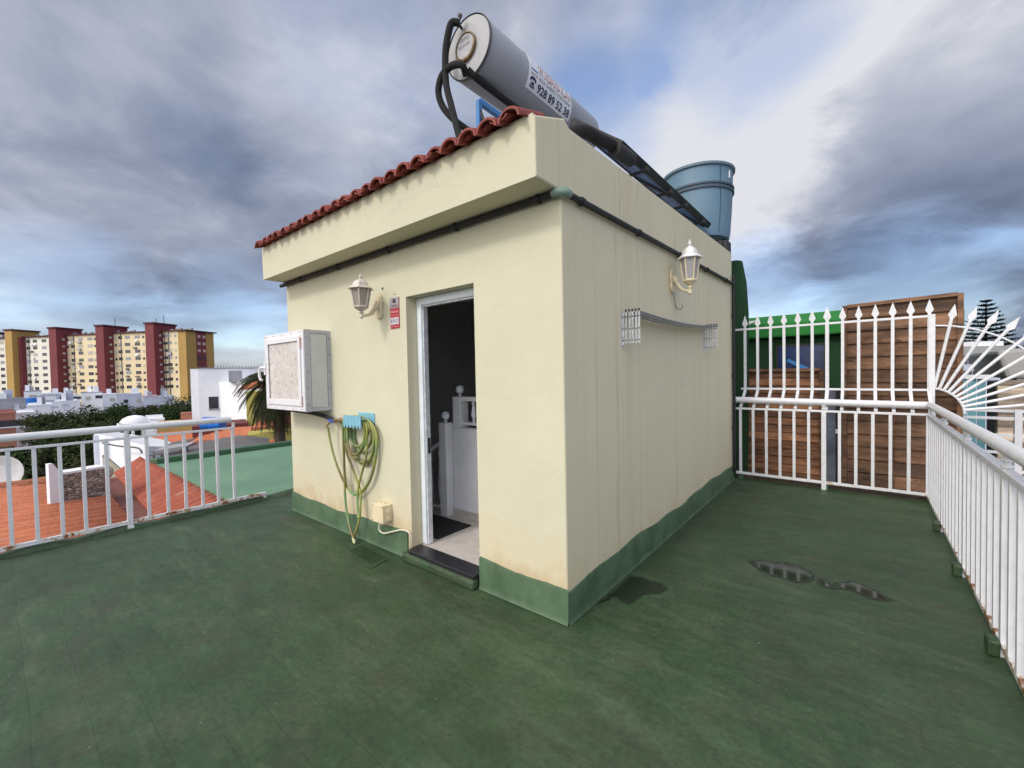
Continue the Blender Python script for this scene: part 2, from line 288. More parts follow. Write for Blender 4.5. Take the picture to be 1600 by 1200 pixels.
# ------------------------------------------------------------------ mesh builder
class MB:
    def __init__(s): s.v = []; s.f = []
    def add(s, vs, fs):
        o = len(s.v); s.v += [tuple(x) for x in vs]; s.f += [tuple(o + i for i in f) for f in fs]; return s
    def box(s, a, b):
        x0, y0, z0 = a; x1, y1, z1 = b
        x0, x1 = sorted((x0, x1)); y0, y1 = sorted((y0, y1)); z0, z1 = sorted((z0, z1))
        return s.add([(x0, y0, z0), (x1, y0, z0), (x1, y1, z0), (x0, y1, z0), (x0, y0, z1), (x1, y0, z1), (x1, y1, z1), (x0, y1, z1)],
                     [(0, 3, 2, 1), (4, 5, 6, 7), (0, 1, 5, 4), (1, 2, 6, 5), (2, 3, 7, 6), (3, 0, 4, 7)])
    def obox(s, o, ax, ay, az):
        o, ax, ay, az = map(Vector, (o, ax, ay, az)); vs = []
        for k in (0, 1):
            for (i, j) in ((0, 0), (1, 0), (1, 1), (0, 1)): vs.append(o + ax * i + ay * j + az * k)
        fs = [(0, 3, 2, 1), (4, 5, 6, 7), (0, 1, 5, 4), (1, 2, 6, 5), (2, 3, 7, 6), (3, 0, 4, 7)]
        if ax.cross(ay).dot(az) < 0: fs = [f[::-1] for f in fs]
        return s.add(vs, fs)
    def prism(s, pts, ext):
        ext = Vector(ext); pts = [Vector(p) for p in pts]; n = len(pts)
        nor = Vector((0, 0, 0))
        for i in range(n): nor += (pts[i] - pts[0]).cross(pts[(i + 1) % n] - pts[0])
        fs = [tuple(range(n - 1, -1, -1)), tuple(range(n, 2 * n))] + [(i, (i + 1) % n, n + (i + 1) % n, n + i) for i in range(n)]
        if nor.dot(ext) < 0: fs = [f[::-1] for f in fs]
        return s.add(pts + [p + ext for p in pts], fs)
    def tube(s, path, r, n=10, caps=True, up=None, sq=False):
        P = [Vector(p) for p in path]; rr = r if isinstance(r, (list, tuple)) else [r] * len(P)
        vs = []; pn = None
        for i, p in enumerate(P):
            d = (P[min(i + 1, len(P) - 1)] - P[max(i - 1, 0)]).normalized()
            if pn is None:
                a = Vector(up) if up else (Vector((0, 0, 1)) if abs(d.z) < .9 else Vector((0, 1, 0)))
                pn = (a - d * a.dot(d)).normalized()
            else: pn = (pn - d * pn.dot(d)).normalized()
            q = d.cross(pn)
            for k in range(n):
                an = 2 * math.pi * (k + (.5 if sq else 0)) / n
                vs.append(p + (pn * math.cos(an) + q * math.sin(an)) * rr[i] * (1.41421 if sq else 1))
        fs = []
        for i in range(len(P) - 1):
            for k in range(n):
                a = i * n + k; b = i * n + (k + 1) % n; fs.append((a, b, b + n, a + n))
        if caps: fs.append(tuple(range(n - 1, -1, -1))); fs.append(tuple((len(P) - 1) * n + k for k in range(n)))
        return s.add(vs, fs)
    def lathe(s, prof, c, ax=(0, 0, 1), n=24, capends=True, phase=0.):
        ax = Vector(ax).normalized(); a = Vector((1, 0, 0)) if abs(ax.x) < .9 else Vector((0, 1, 0))
        e1 = (a - ax * a.dot(ax)).normalized(); e2 = ax.cross(e1); c = Vector(c); vs = []
        for (r, h) in prof:
            for k in range(n):
                an = 2 * math.pi * k / n + phase; vs.append(c + ax * h + (e1 * math.cos(an) + e2 * math.sin(an)) * r)
        fs = []
        for i in range(len(prof) - 1):
            for k in range(n):
                a_ = i * n + k; b = i * n + (k + 1) % n; fs.append((a_, b, b + n, a_ + n))
        if capends: fs.append(tuple(range(n - 1, -1, -1))); fs.append(tuple((len(prof) - 1) * n + k for k in range(n)))
        return s.add(vs, fs)
    def sphere(s, c, r, n=14, sz=1.):
        m = n // 2; pr = [(max(1e-4, r * math.sin(math.pi * i / m)), -r * sz * math.cos(math.pi * i / m)) for i in range(m + 1)]
        return s.lathe(pr, c, n=n)
    def grid(s, fn, nu, nv):
        vs = [fn(i / nu, j / nv) for j in range(nv + 1) for i in range(nu + 1)]
        return s.add(vs, [(j * (nu + 1) + i, j * (nu + 1) + i + 1, (j + 1) * (nu + 1) + i + 1, (j + 1) * (nu + 1) + i) for j in range(nv) for i in range(nu)])
    def build(s, name, mat, parent=None, smooth=False, bevel=0, seg=2, angle=35, tone=0):
        me = bpy.data.meshes.new(name); me.from_pydata(s.v, [], s.f); me.update()
        if smooth:
            for p in me.polygons: p.use_smooth = True
            me.set_sharp_from_angle(angle=R(angle))
        if tone:
            at = me.attributes.new('tone', 'FLOAT', 'FACE'); rg = random.Random(name + str(len(s.f))); v = .5
            for i in range(len(s.f)):
                if i % tone == 0: v = rg.random()
                at.data[i].value = v
        me.materials.append(mat if not isinstance(mat, str) else M[mat])
        o = bpy.data.objects.new(name, me); COL.objects.link(o)
        if parent is not None:
            o.parent = parent
            base = parent; off = Vector((0, 0, 0))
            while base is not None: off -= base.location; base = base.parent
            o.location = off
        if bevel:
            b = o.modifiers.new('bevel', 'BEVEL'); b.width = bevel; b.segments = seg; b.limit_method = 'ANGLE'; b.angle_limit = R(40)
        return o

def tag(o, label, cat, group=None):
    o['label'] = label; o['category'] = cat
    if group: o['group'] = group
    return o
def thing(name, label, cat, loc=(0, 0, 0), group=None):
    o = bpy.data.objects.new(name, None); COL.objects.link(o); o.location = loc; o.empty_display_size = .2
    return tag(o, label, cat, group)
def struct(o, kind='structure'): o['kind'] = kind; return o
def inst(src, parent, d):
    c = src.copy(); COL.objects.link(c); c.parent = parent; c.location = src.location + Vector(d); return c
def dup(root, loc, label):
    r = root.copy(); COL.objects.link(r); r.location = loc; r['label'] = label
    for ch in root.children:
        c = ch.copy(); COL.objects.link(c); c.parent = r
        for g in ch.children: d = g.copy(); COL.objects.link(d); d.parent = c
    return r
def cr(P, sub=6):
    P = [Vector(p) for p in P]; out = []
    for i in range(len(P) - 1):
        a = P[max(i - 1, 0)]; b = P[i]; c = P[i + 1]; d = P[min(i + 2, len(P) - 1)]
        for k in range(sub):
            u = k / sub
            out.append(.5 * ((2 * b) + (c - a) * u + (2 * a - 5 * b + 4 * c - d) * u * u + (3 * b - a - 3 * c + d) * u ** 3))
    return out + [P[-1]]

def text_mesh(s, size, extrude=0., bold=.0):
    cu = bpy.data.curves.new('letters', 'FONT'); cu.body = s; cu.size = size; cu.extrude = extrude; cu.offset = bold
    cu.resolution_u = 3
    o = bpy.data.objects.new('letters', cu); COL.objects.link(o)
    dg = bpy.context.evaluated_depsgraph_get(); dg.update()
    me = bpy.data.meshes.new_from_object(o.evaluated_get(dg))
    vs = [v.co.copy() for v in me.vertices]; fs = [tuple(p.vertices) for p in me.polygons]
    bpy.data.objects.remove(o); bpy.data.curves.remove(cu); bpy.data.meshes.remove(me)
    return vs, fs

# ------------------------------------------------------------------ terrace
W, D = 3.62, 4.2
floor = MB().prism([(-4.42, -9, -.22), (1.99, -9, -.22), (1.99, 4.40, -.22), (-3.3, 4.40, -.22), (-3.3, .32, -.22), (-4.42, .32, -.22)], (0, 0, .22)).build('terrace_floor', 'floor')
struct(floor)
# building below the terrace
bw = tag(MB().box((-4.40, -8.9, -6.5), (1.93, 4.3, -.221)).build('house_below', 'wall_w'), 'pale house body under the green roof terrace', 'house')
# raised lip under the left railing
pts = []; lip = MB(); n = 60
for i in range(n + 1):
    y = -9 + i * (9.36 / n); pts.append((y, .018 + .012 * math.sin(i * 1.7) + random.uniform(-.006, .006), random.uniform(-.008, .008)))
def lipf(u, v):
    y, h, dx = pts[round(v * n)]
    prof = [(-4.302 + dx, .002), (-4.318 + dx, h * .6), (-4.335, h + .012), (-4.38, h + .018), (-4.44, h + .014), (-4.455, -.03)]
    p = prof[round(u * 5)]; return (p[0], y, p[1])
lip.grid(lipf, 5, n)
struct(lip.build('roof_edge_lip', 'floor', smooth=True))

# ------------------------------------------------------------------ hut
hut = thing('rooftop_hut', 'cream stucco stair hut with open doorway in the middle of the green roof terrace', 'hut', (-1.8, 2, 0))
DX0, DX1, DTOP, T = -1.475, -.717, 2.125, .2
YE = -.242
side_poly = [(0, 0), (D, 0), (D, 3.045), (.11, 2.952), (.055, 2.985), (-.246, 2.873), (YE, 2.55), (0, 2.55)]
w = MB()
w.prism([(-.2, y, z) for y, z in side_poly], (.2, 0, 0))
wo = w.build('wall', 'stucco', hut); 
def bevel_weight(o, pred, width=.012, seg=3):
    me = o.data; a = me.attributes.new('bevel_weight_edge', 'FLOAT', 'EDGE')
    for e in me.edges:
        p, q = me.vertices[e.vertices[0]].co, me.vertices[e.vertices[1]].co
        a.data[e.index].value = 1. if pred(p, q) else 0.
    b = o.modifiers.new('bevel', 'BEVEL'); b.width = width; b.segments = seg; b.limit_method = 'WEIGHT'
bevel_weight(wo, lambda p, q: p.x > -.01 and q.x > -.01 and not (p.y > 4 and q.y > 4 and p.z < .1 and q.z < .1) and min(p.z, q.z) > -.1 and not (p.z < .01 and q.z < .01))
w = MB()
w.box((-W, 0, 0), (DX0, T, 2.55)); w.box((DX1, 0, 0), (-.2, T, 2.55)); w.box((DX0, 0, DTOP), (DX1, T, 2.55))
w.box((-W, T, 0), (-W + T, D, 2.9)); w.box((-W + T, D - T, 0), (-.2, D, 2.9))
w.build('wall', 'stucco', hut)
bm_ = MB().prism([(-3.61, y, z) for y, z in [(T, 2.55), (YE, 2.55), (-.246, 2.873), (.055, 2.985), (.11, 2.952), (T, 2.952)]], (3.41, 0, 0)).build('roof_beam', 'stucco', hut)
MB().box((-W + T, T, 2.62), (-.2, D - T, 2.78)).build('roof_slab', 'wall_gr', hut)
# tiles along the beam
tm = MB(); pitch = .1545; ntile = 23
def halfring(mb, xc, up_, zoff, y0, y1, r0, r1, th, n=9):
    vs = []; fs = []
    for j, (y, r) in enumerate(((y0, r0), (y1, r1))):
        zc = 2.886 + zoff + (y + .246) * .36
        for ro in (r, r - th):
            for k in range(n + 1):
                a = math.pi * k / n
                vs.append((xc + ro * math.cos(a), y, zc + up_ * ro * math.sin(a) * (.85 if up_ > 0 else .42)))
    m = n + 1
    for k in range(n):
        fs += [(k, k + 1, 2 * m + k + 1, 2 * m + k), (m + k, 3 * m + k, 3 * m + k + 1, m + k + 1), (k, m + k, m + k + 1, k + 1), (2 * m + k, 2 * m + k + 1, 3 * m + k + 1, 3 * m + k)]
    fs += [(0, 2 * m, 3 * m, m), (n, m + n, 3 * m + n, 2 * m + n)]
    mb.add(vs, fs)
for i in range(ntile):
    xc = -.115 - i * pitch + random.uniform(-.006, .006); dy = random.uniform(-.012, .012)
    halfring(tm, xc, 1, random.uniform(0, .006), -.325 + dy, .08 if i else -.06, .078, .066, .015)
    if i < ntile - 1: halfring(tm, xc - pitch / 2, -1, .042, -.312 - dy, .08, .066, .075, .014)
tm.build('roof_tiles', 'tile_red', hut, smooth=True, angle=50)
mo = MB().box((-3.60, -.235, 2.872), (-.02, -.05, 2.895)).build('tile_mortar', 'stucco', hut)

MB().sphere((-1.786, -.001, 2.236), .011, 8).build('screw_hole', 'screw', hut)
MB().sphere((-1.62, -.001, 2.165), .006, 8).build('screw_hole', 'screw', hut)
# skirting with an uneven top edge
def skirt(a, b, nrm, h0, name, fade0=0, fade1=0):
    a = Vector(a); b = Vector(b); nrm = Vector(nrm); L = (b - a).length; n = max(12, int(L / .05)); hs = []
    ph = random.uniform(0, 9)
    for i in range(n + 1):
        s_ = i / n * L
        h = h0 + .012 * math.sin(s_ * 3.1 + ph) + .008 * math.sin(s_ * 9 + ph) + random.uniform(-.003, .003)
        hs.append(h)
    mb = MB()
    def fn(u, v):
        i = round(u * n); p = a + (b - a) * u; h = hs[i]
        e = [(.024, .003), (.017, .014), (.014, .04), (.013, h - .015), (.008, h), (-.004, h + .004)][round(v * 5)]
        q = p + nrm * e[0]; return (q.x, q.y, e[1])
    mb.grid(fn, n, 5); return mb
s1 = skirt((-W - .013, 0, 0), (DX0 - .045, 0, 0), (0, -1, 0), .195, 's')
s1.build('skirting', 'skirt', hut, smooth=True)
sk = skirt((DX1 + .006, 0, 0), (.013, 0, 0), (0, -1, 0), .205, 's'); sk.build('skirting', 'skirt', hut, smooth=True)
sk = skirt((0, -.013, 0), (0, D, 0), (1, 0, 0), .205, 's'); sk.build('skirting', 'skirt', hut, smooth=True)
sk = skirt((-W, D, 0), (-W, 0, 0), (-1, 0, 0), .195, 's'); sk.build('skirting', 'skirt', hut, smooth=True)
# door step, threshold, frame, interior
MB().prism([(DX0 - .05, -.075, 0), (DX1 + .0, -.075, 0), (DX1 + .0, -.004, 0), (DX0 - .05, -.004, 0)], (0, 0, .072)).build('door_step', 'floor', hut, bevel=.02)
MB().prism([(DX0 + .004, -.03, .0724), (DX0 + .03, -.06, .0724), (DX1 - .004, -.06, .0724), (DX1 - .004, .085, .0724), (DX0 + .004, .085, .0724)], (0, 0, .03)).build('threshold', 'granite', hut, bevel=.006)
fr = MB(); x0, x1 = DX0 + .002, DX1 - .002
fr.box((x0, .10, .1024), (x0 + .055, .17, DTOP - .002)); fr.box((x1 - .055, .10, .1024), (x1, .17, DTOP - .002)); fr.box((x0 + .055, .10, DTOP - .062), (x1 - .055, .17, DTOP - .002))
dfr = fr.build('door_frame', 'upvc', hut, bevel=.006)
st = MB(); st.box((x0 + .055, .118, .1024), (x0 + .067, .160, DTOP - .062)); st.box((x0 + .067, .118, DTOP - .074), (x1 - .055, .160, DTOP - .062))
st.build('door_stop', 'alu', hut)
MB().box((x0 + .067, .13, .85), (x0 + .070, .155, .98)).build('latch_plate', 'black', hut)
ins = MB(); ins.box((-W + T, .201, 0), (-.2, D - T, .098)); ins.box((DX0 + .003, .086, 0), (DX1 - .003, .2005, .098)); ins.build('inner_floor', 'marble', hut)
dk = MB(); 
for a, b in [((-W + T + .002, .201, .1), (-W + T + .012, D - T - .002, 2.60)), ((-.212, .201, .1), (-.202, D - T - .002, 2.60)),
             ((-W + T + .014, D - T - .014, .1), (-.214, D - T - .004, 2.60)), ((-W + T + .014, .202, 2.60), (-.214, D - T - .016, 2.615)),
             ((-W + T + .014, .201, .1), (DX0 - .004, .211, 2.59)), ((DX1 + .004, .201, .1), (-.214, .211, 2.59))]: dk.box(a, b)
dk.build('inner_wall', 'inner_dark', hut)
# flat sheet laid over the marble, standing in for the dark stair void
MB().box((-W + T + .014, .78, .0985), (-1.86, D - T - .02, .1015)).build('stair_void_sheet', 'inner_dark', hut)
MB().box((-1.79, .76, .0984), (-.22, .86, .97)).build('half_wall', 'inner_white', hut, bevel=.006)
MB().box((-1.79, .747, .0984), (-.22, .759, .17)).build('baseboard', 'marble', hut)

bal = thing('stair_balustrade', 'white balustrade with turned spindles and ball newel posts seen through the doorway', 'balustrade', (-1.8, .8, .1))
def newel(x, y, z0, z1, r=.05, br=.042):
    m = MB().box((x - r, y - r, z0), (x + r, y + r, z1)); o = m.build('newel_post', 'inner_white', bal, bevel=.005)
    b = MB().lathe([(.012, 0), (.02, .012), (.012, .03)], (x, y, z1), n=12); b.sphere((x, y, z1 + .03 + br * .95), br, 16)
    b.build('ball_finial', 'inner_white', o, smooth=True)
newel(-1.845, .72, .0986, 1.02); newel(-1.735, .82, .972, 1.275, .055)
def spindle(x, y, z0, z1, name='spindle'):
    h = z1 - z0; pr = [(.014, 0), (.014, .06), (.022, .09), (.012, .12), (.018, .22), (.026, .4), (.018, .62), (.012, .8), (.022, .88), (.012, .92), (.014, .95), (.014, 1)]
    return MB().lathe([(r, q * h) for r, q in pr], (x, y, z0), n=10).build(name, 'inner_white', bal, smooth=True)
MB().box((-1.68, .79, 1.235), (-.25, .85, 1.275)).build('top_rail', 'inner_white', bal)
MB().box((-1.68, .80, 1.0), (-.25, .84, 1.025)).build('bottom_rail', 'inner_white', bal)
for i in range(9): spindle(-1.55 + i * .15, .82, 1.0252, 1.2348)
# descending flight: rail goes back and down into the stairwell
ra, rb_ = Vector((-1.90, .745, .84)), Vector((-2.62, .745, .42))
MB().tube([ra, rb_], .02, 8).build('sloping_rail', 'inner_white', bal, smooth=True)
MB().tube([ra + Vector((0, 0, -.68)), Vector((-2.3, .745, .115))], .014, 8).build('sloping_rail', 'inner_white', bal, smooth=True)
for i in range(4):
    u = .07 + i * .15; p = ra.lerp(rb_, u / .72); spindle(p.x, p.y, max(.10, p.z - .69), p.z - .02)

tag(MB().box((-2.15, .235, .0985), (-1.43, .635, .108)).build('door_mat', 'mat', bevel=.003), 'black rectangular mat on the pale marble just inside the doorway', 'mat')

# ------------------------------------------------------------------ conduit round the hut
pp = thing('drain_pipe', 'thin black pipe with clips running under the beam and down the far hut corner', 'pipe', (0, 0, 2.5))
z0, z1 = 2.528, 2.615
MB().tube([(-3.69, -.030, 2.525), (.02, -.030, z0)], .020, 10).build('pipe_run', 'black', pp, smooth=True)
MB().tube([(.030, .03, z0), (.030, 4.11, z1)], .020, 10).build('pipe_run', 'black', pp, smooth=True)
MB().tube(cr([(.030, 4.10, z1), (.032, 4.135, z1 - .01), (.032, 4.14, z1 - .06), (.032, 4.14, .1)], 4), .020, 10).build('pipe_run', 'black', pp, smooth=True)
MB().tube(cr([(-.03, -.032, z0), (.004, -.036, z0), (.034, -.012, z0), (.036, .034, z0)], 5), .0255, 12).build('elbow', mk('pale_green_fitting', (.20, .29, .23), None, .5), pp, smooth=True)
cl = None
def clip(p, along):
    a = Vector(along); m = MB().tube([Vector(p) - a * .013, Vector(p) + a * .013], .027, 12); return m
for x in (-3.2, -2.45, -1.65, -.85, -.14): clip((x, -.030, 2.5265), (1, 0, 0)).build('pipe_clip', 'black', pp, smooth=True)
for y in (.19, 1.05, 2.0, 2.9, 3.75): clip((.030, y, z0 + (z1 - z0) * (y - .03) / 4.08), (0, 1, 0)).build('pipe_clip', 'black', pp, smooth=True)
for z in (2.2, 1.4, .7): clip((.032, 4.14, z), (0, 0, 1)).build('pipe_clip', 'black', pp, smooth=True)

# ------------------------------------------------------------------ lanterns
def lantern(name, label, mount, nrm, lpos, zt, zb, plate_z, mats):
    """mount: point on the wall; lpos: lantern axis (x,y); zt/zb: finial tips"""
    mcap, mbody, mplate, mpane = mats
    L = thing(name, label, 'wall lamp', mount, 'wall lanterns on the hut')
    mnt = Vector(mount); n = Vector(nrm); tng = Vector((0, 0, 1)).cross(n)
    # plate: elongated shield
    poly = []
    for (a, b) in [(-.03, -.105), (-.045, -.07), (-.04, -.02), (-.05, .03), (-.035, .085), (0, .11), (.035, .085), (.05, .03), (.04, -.02), (.045, -.07), (.03, -.105)]:
        poly.append(mnt + tng * a + Vector((0, 0, b)) + n * .001)
    MB().prism(poly, n * .022).build('wall_plate', mplate, L, bevel=.006)
    H = zt - zb; c = Vector((lpos[0], lpos[1], zb)); q = lambda r, h: (r, h * H)
    a0 = mnt + n * .02 + Vector((0, 0, -.02)); a1 = Vector((lpos[0], lpos[1], zb + .06 * H))
    mid = a0.lerp(a1, .5) + Vector((0, 0, -.018))
    MB().tube(cr([a0 + Vector((0, 0, .05)), a0 + n * .03 + Vector((0, 0, .0)), mid, a1], 6), [.026] * 6 + [.018] * 6 + [.012] * 7, 10).build('arm', mplate, L, smooth=True)
    MB().lathe([q(.006, 0), q(.018, .03), q(.012, .06), q(.012, .11), q(.02, .13), q(.012, .16), q(.045, .22), q(.058, .25), q(.058, .27)], c, n=16).build('base', mbody, L, smooth=True)
    # six-sided tapered glass and frame bars
    def hexp(r, h): return [c + Vector((r * math.cos(math.pi / 3 * k + .3), r * math.sin(math.pi / 3 * k + .3), h * H)) for k in range(6)]
    lo, hi = hexp(.050, .272), hexp(.077, .66)
    MB().add(lo + hi, [(k, (k + 1) % 6, 6 + (k + 1) % 6, 6 + k) for k in range(6)] + [tuple(range(5, -1, -1)), tuple(range(6, 12))]).build('glass', mpane, L)
    fr = MB(); lo, hi = hexp(.053, .268), hexp(.081, .665)
    for k in range(6):
        fr.tube([lo[k], hi[k]], .0065, 6); fr.tube([lo[k], lo[(k + 1) % 6]], .007, 6); fr.tube([hi[k], hi[(k + 1) % 6]], .006, 6)
    fr.build('frame', mbody, L, smooth=True)
    hc = MB(); r = [(.108, .655), (.104, .672), (.07, .73), (.062, .79), (.048, .835), (.022, .87)]
    hc.lathe([q(a, b) for a, b in r], c, n=6, phase=.3); hc.build('cap', mcap, L, bevel=.004)
    MB().lathe([q(.018, .865), q(.009, .89), q(.018, .92), q(.009, .945), q(.004, 1)], c, n=12).build('finial', mcap, L, smooth=True)
    return L
p1 = un(564, 463, 'x', -1.80); lp = (-1.80, p1.y)
zt = un(564, 428, 'x', -1.80).z; zb = un(567, 498, 'x', -1.80).z
lantern('wall_lantern', 'weathered cream lantern between the white cabinet and the doorway', (-1.83, 0, 2.09), (0, -1, 0), lp, zt, zb, 2.09, ('lampwhite', 'lampwhite', 'cream', 'pane'))
p2 = un(1078, 420, 'y', 1.82)
zt = un(1079, 374, 'y', 1.82).z; zb = un(1076, 461, 'y', 1.82).z
lantern('wall_lantern', 'white capped lantern on a cream bracket on the side wall above the clothes airer', (0, 1.84, 2.31), (1, 0, 0), (p2.x, 1.82), zt, zb, 2.31, ('whitecap', 'cream', 'cream', 'pane2'))
tag(MB().tube(cr([(.02, 1.84, 2.2), (.025, 1.86, 2.13), (.022, 1.92, 2.07), (.05, 1.97, 2.06), (.06, 1.96, 2.10)], 6), .004, 6).build('loose_wire', 'wire', smooth=True), 'short loose grey wire hanging below the side wall lantern', 'wire')

# ------------------------------------------------------------------ alarm sign
sg = thing('alarm_sign', 'small silver and red alarm sign on the wall left of the doorway', 'sign', (-1.615, 0, 2.01))
sx0, sx1, sz0, sz1 = -1.683, -1.560, 1.885, 2.137
MB().box((sx0, -.006, sz0), (sx1, -.0005, sz1)).build('plate', 'sign_red', sg)
MB().box((sx0 + .001, -.008, sz0 + .165), (sx1 - .001, -.0062, sz1 - .001)).build('silver_field', 'sign_silver', sg)
def flat_text(s, size, x, z, y, mat, par, name='lettering', width=None, bold=0., slant=0., dir_=(1, 0, 0)):
    vs, fs = text_mesh(s, size, .0006, bold)
    xs = [v.x for v in vs]; k = (width / (max(xs) - min(xs))) if width else 1; x_ = min(xs)
    MB().add([(x + (v.x - x_) * k + slant * v.y, y - v.z, z + v.y) for v in vs], fs).build(name, mat, par)
em = MB()
for a in (0, 1):
    for b in (0, 1): em.box((-1.640 + a * .021, -.0096, 2.094 + b * .017), (-1.622 + a * .021, -.0081, 2.108 + b * .017))
em.build('emblem', mk('dark_red_print', (.06, .008, .014), None, .4), sg)
flat_text('Select', .030, -1.664, 2.062, -.0092, M['redprint'], sg, width=.085, slant=.25)
flat_text('Alarma', .030, -1.674, 2.013, -.0072, M['sign_pink'], sg, width=.105, bold=.0006)
flat_text('conectada', .013, -1.674, 1.990, -.0072, M['sign_pink'], sg, width=.105)
for i in range(3):
    x = -1.676 + i * .038
    b = MB().box((x, -.0078, 1.918), (x + .032, -.0062, 1.974)).build('icon_box', 'sign_white', sg)
    gm = MB()
    if i == 0: gm.box((x + .008, -.0092, 1.928), (x + .024, -.0079, 1.95)); gm.prism([(x + .005, -.0092, 1.951), (x + .027, -.0092, 1.951), (x + .016, -.0092, 1.966)], (0, .0013, 0))
    elif i == 1: gm.box((x + .007, -.0092, 1.932), (x + .012, -.0079, 1.964)); gm.box((x + .012, -.0092, 1.945), (x + .02, -.0079, 1.95)); gm.box((x + .02, -.0092, 1.932), (x + .025, -.0079, 1.964))
    else: gm.box((x + .012, -.0092, 1.945), (x + .022, -.0079, 1.966)); gm.box((x + .008, -.0092, 1.928), (x + .013, -.0079, 1.944)); gm.box((x + .019, -.0092, 1.928), (x + .024, -.0079, 1.944))
    gm.build('icon', 'greyprint', b)
flat_text('24 horas', .013, -1.674, 1.896, -.0072, M['sign_pink'], sg, width=.105)

# ------------------------------------------------------------------ white cabinet
cb = thing('wall_cabinet', 'white metal wall cabinet with a speckled door panel left of the lantern', 'cabinet', (-3.15, 0, 1.55))
X0, X1, Y0, Z0, Z1 = -3.585, -2.70, -.262, 1.172, 1.945
MB().box((X0, Y0 + .02, Z0), (X1, -.001, Z1)).build('body', 'cab', cb, bevel=.004)
sp = MB().box((X1 + .0005, Y0 + .065, Z0 + .035), (X1 + .006, -.04, Z1 - .035)).build('side_panel', 'cab_side', cb)
tr = MB()
for a, b in [((X1, Y0 + .005, Z0 - .004), (X1 + .010, Y0 + .06, Z1 + .004)), ((X1, -.035, Z0), (X1 + .010, .0, Z1)), ((X1, Y0 + .06, Z0 - .002), (X1 + .009, -.035, Z0 + .03)), ((X1, Y0 + .06, Z1 - .03), (X1 + .009, -.035, Z1 + .002))]: tr.box(a, b)
tr.build('edge_trim', 'cab', cb)
fr = MB(); fw_ = .085
fr.box((X0, Y0, Z0), (X0 + fw_, Y0 + .018, Z1)); fr.box((X1 - fw_, Y0, Z0), (X1 - .002, Y0 + .018, Z1)); fr.box((X0 + fw_, Y0, Z0), (X1 - fw_, Y0 + .018, Z0 + .07)); fr.box((X0 + fw_, Y0, Z1 - .07), (X1 - fw_, Y0 + .018, Z1))
dr = fr.build('door_frame', 'cab_frame', cb, bevel=.004)
fr = MB(); a, b, c_, d_ = X0 + .05, X1 - .05, Z0 + .05, Z1 - .05
fr.box((a, Y0 - .012, c_), (a + .05, Y0 - .0005, d_)); fr.box((b - .05, Y0 - .012, c_), (b, Y0 - .0005, d_)); fr.box((a + .05, Y0 - .012, c_), (b - .05, Y0 - .0005, c_ + .06)); fr.box((a + .05, Y0 - .012, d_ - .05), (b - .05, Y0 - .0005, d_))
fr.build('door_leaf', 'cab_frame', cb, bevel=.004)
MB().box((a + .045, Y0 + .004, c_ + .05), (b - .045, Y0 + .012, d_ - .04)).build('speckled_panel', 'marble_board', cb)
for z in (Z1 - .12, Z0 + .10): MB().tube([(b + .006, Y0 - .010, z - .05), (b + .006, Y0 - .010, z + .05)], .009, 8).build('hinge', 'hinge', cb, smooth=True)
MB().tube(cr([(X0 + .03, Y0 - .005, 1.60), (X0 - .02, Y0 - .035, 1.61), (X0 - .045, Y0 - .045, 1.56), (X0 - .04, Y0 - .04, 1.49), (X0 - .02, Y0 - .03, 1.475)], 5), .014, 8).build('handle', 'cab_frame', cb, smooth=True)
MB().box((X0 - .006, Y0 - .014, 1.53), (X0 + .03, Y0 - .001, 1.66)).build('handle_plate', 'cab_frame', cb)
scr = MB()
for z in [Z0 + .06 + i * .16 for i in range(5)]:
    scr.lathe([(.006, 0), (.004, .003)], (X1 + .010, Y0 + .032, z), (1, 0, 0), 8); scr.lathe([(.006, 0), (.004, .003)], (X1 + .010, -.018, z), (1, 0, 0), 8)
for x in [X0 + .03 + i * .2 for i in range(5)]:
    for z in (Z0 + .018, Z1 - .018): scr.lathe([(.006, 0), (.004, .003)], (x, Y0, z), (0, -1, 0), 8)
scr.build('screws', 'screw', cb)
# supply pipe and tap under it
tp = thing('water_tap', 'brass tap with a blue lever and black pipe beneath the white cabinet', 'tap', (-2.42, 0, 1.1))
tz = un(522, 657, 'y', -.05); 
MB().tube(cr([(-3.55, -.08, 1.150), (-3.0, -.07, 1.135), (tz.x - .10, -.06, tz.z + .025), (tz.x, -.055, tz.z)], 5), .02, 10).build('supply_pipe', 'black', tp, smooth=True)
MB().lathe([(.026, 0), (.03, .012), (.016, .02), (.016, .06)], (tz.x + .055, 0, tz.z), (0, -1, 0), 14).build('flange', 'brass', tp, smooth=True)
MB().tube([(tz.x - .02, -.055, tz.z), (tz.x + .06, -.055, tz.z)], .019, 12).build('tap_body', 'brass', tp, smooth=True)
sp0 = un(511, 664, 'y', -.10)
MB().tube(cr([(tz.x, -.055, tz.z - .005), (tz.x - .02, -.08, tz.z - .012), sp0, sp0 + Vector((0, -.002, -.035))], 5), .012, 10).build('spout', 'brass', tp, smooth=True)
lv = un(517, 656, 'y', -.09)
MB().obox(lv + Vector((-.045, -.012, -.012)), (.085, 0, -.015), (0, .022, 0), (.002, 0, .018)).build('lever', 'blue_lever', tp, bevel=.005)

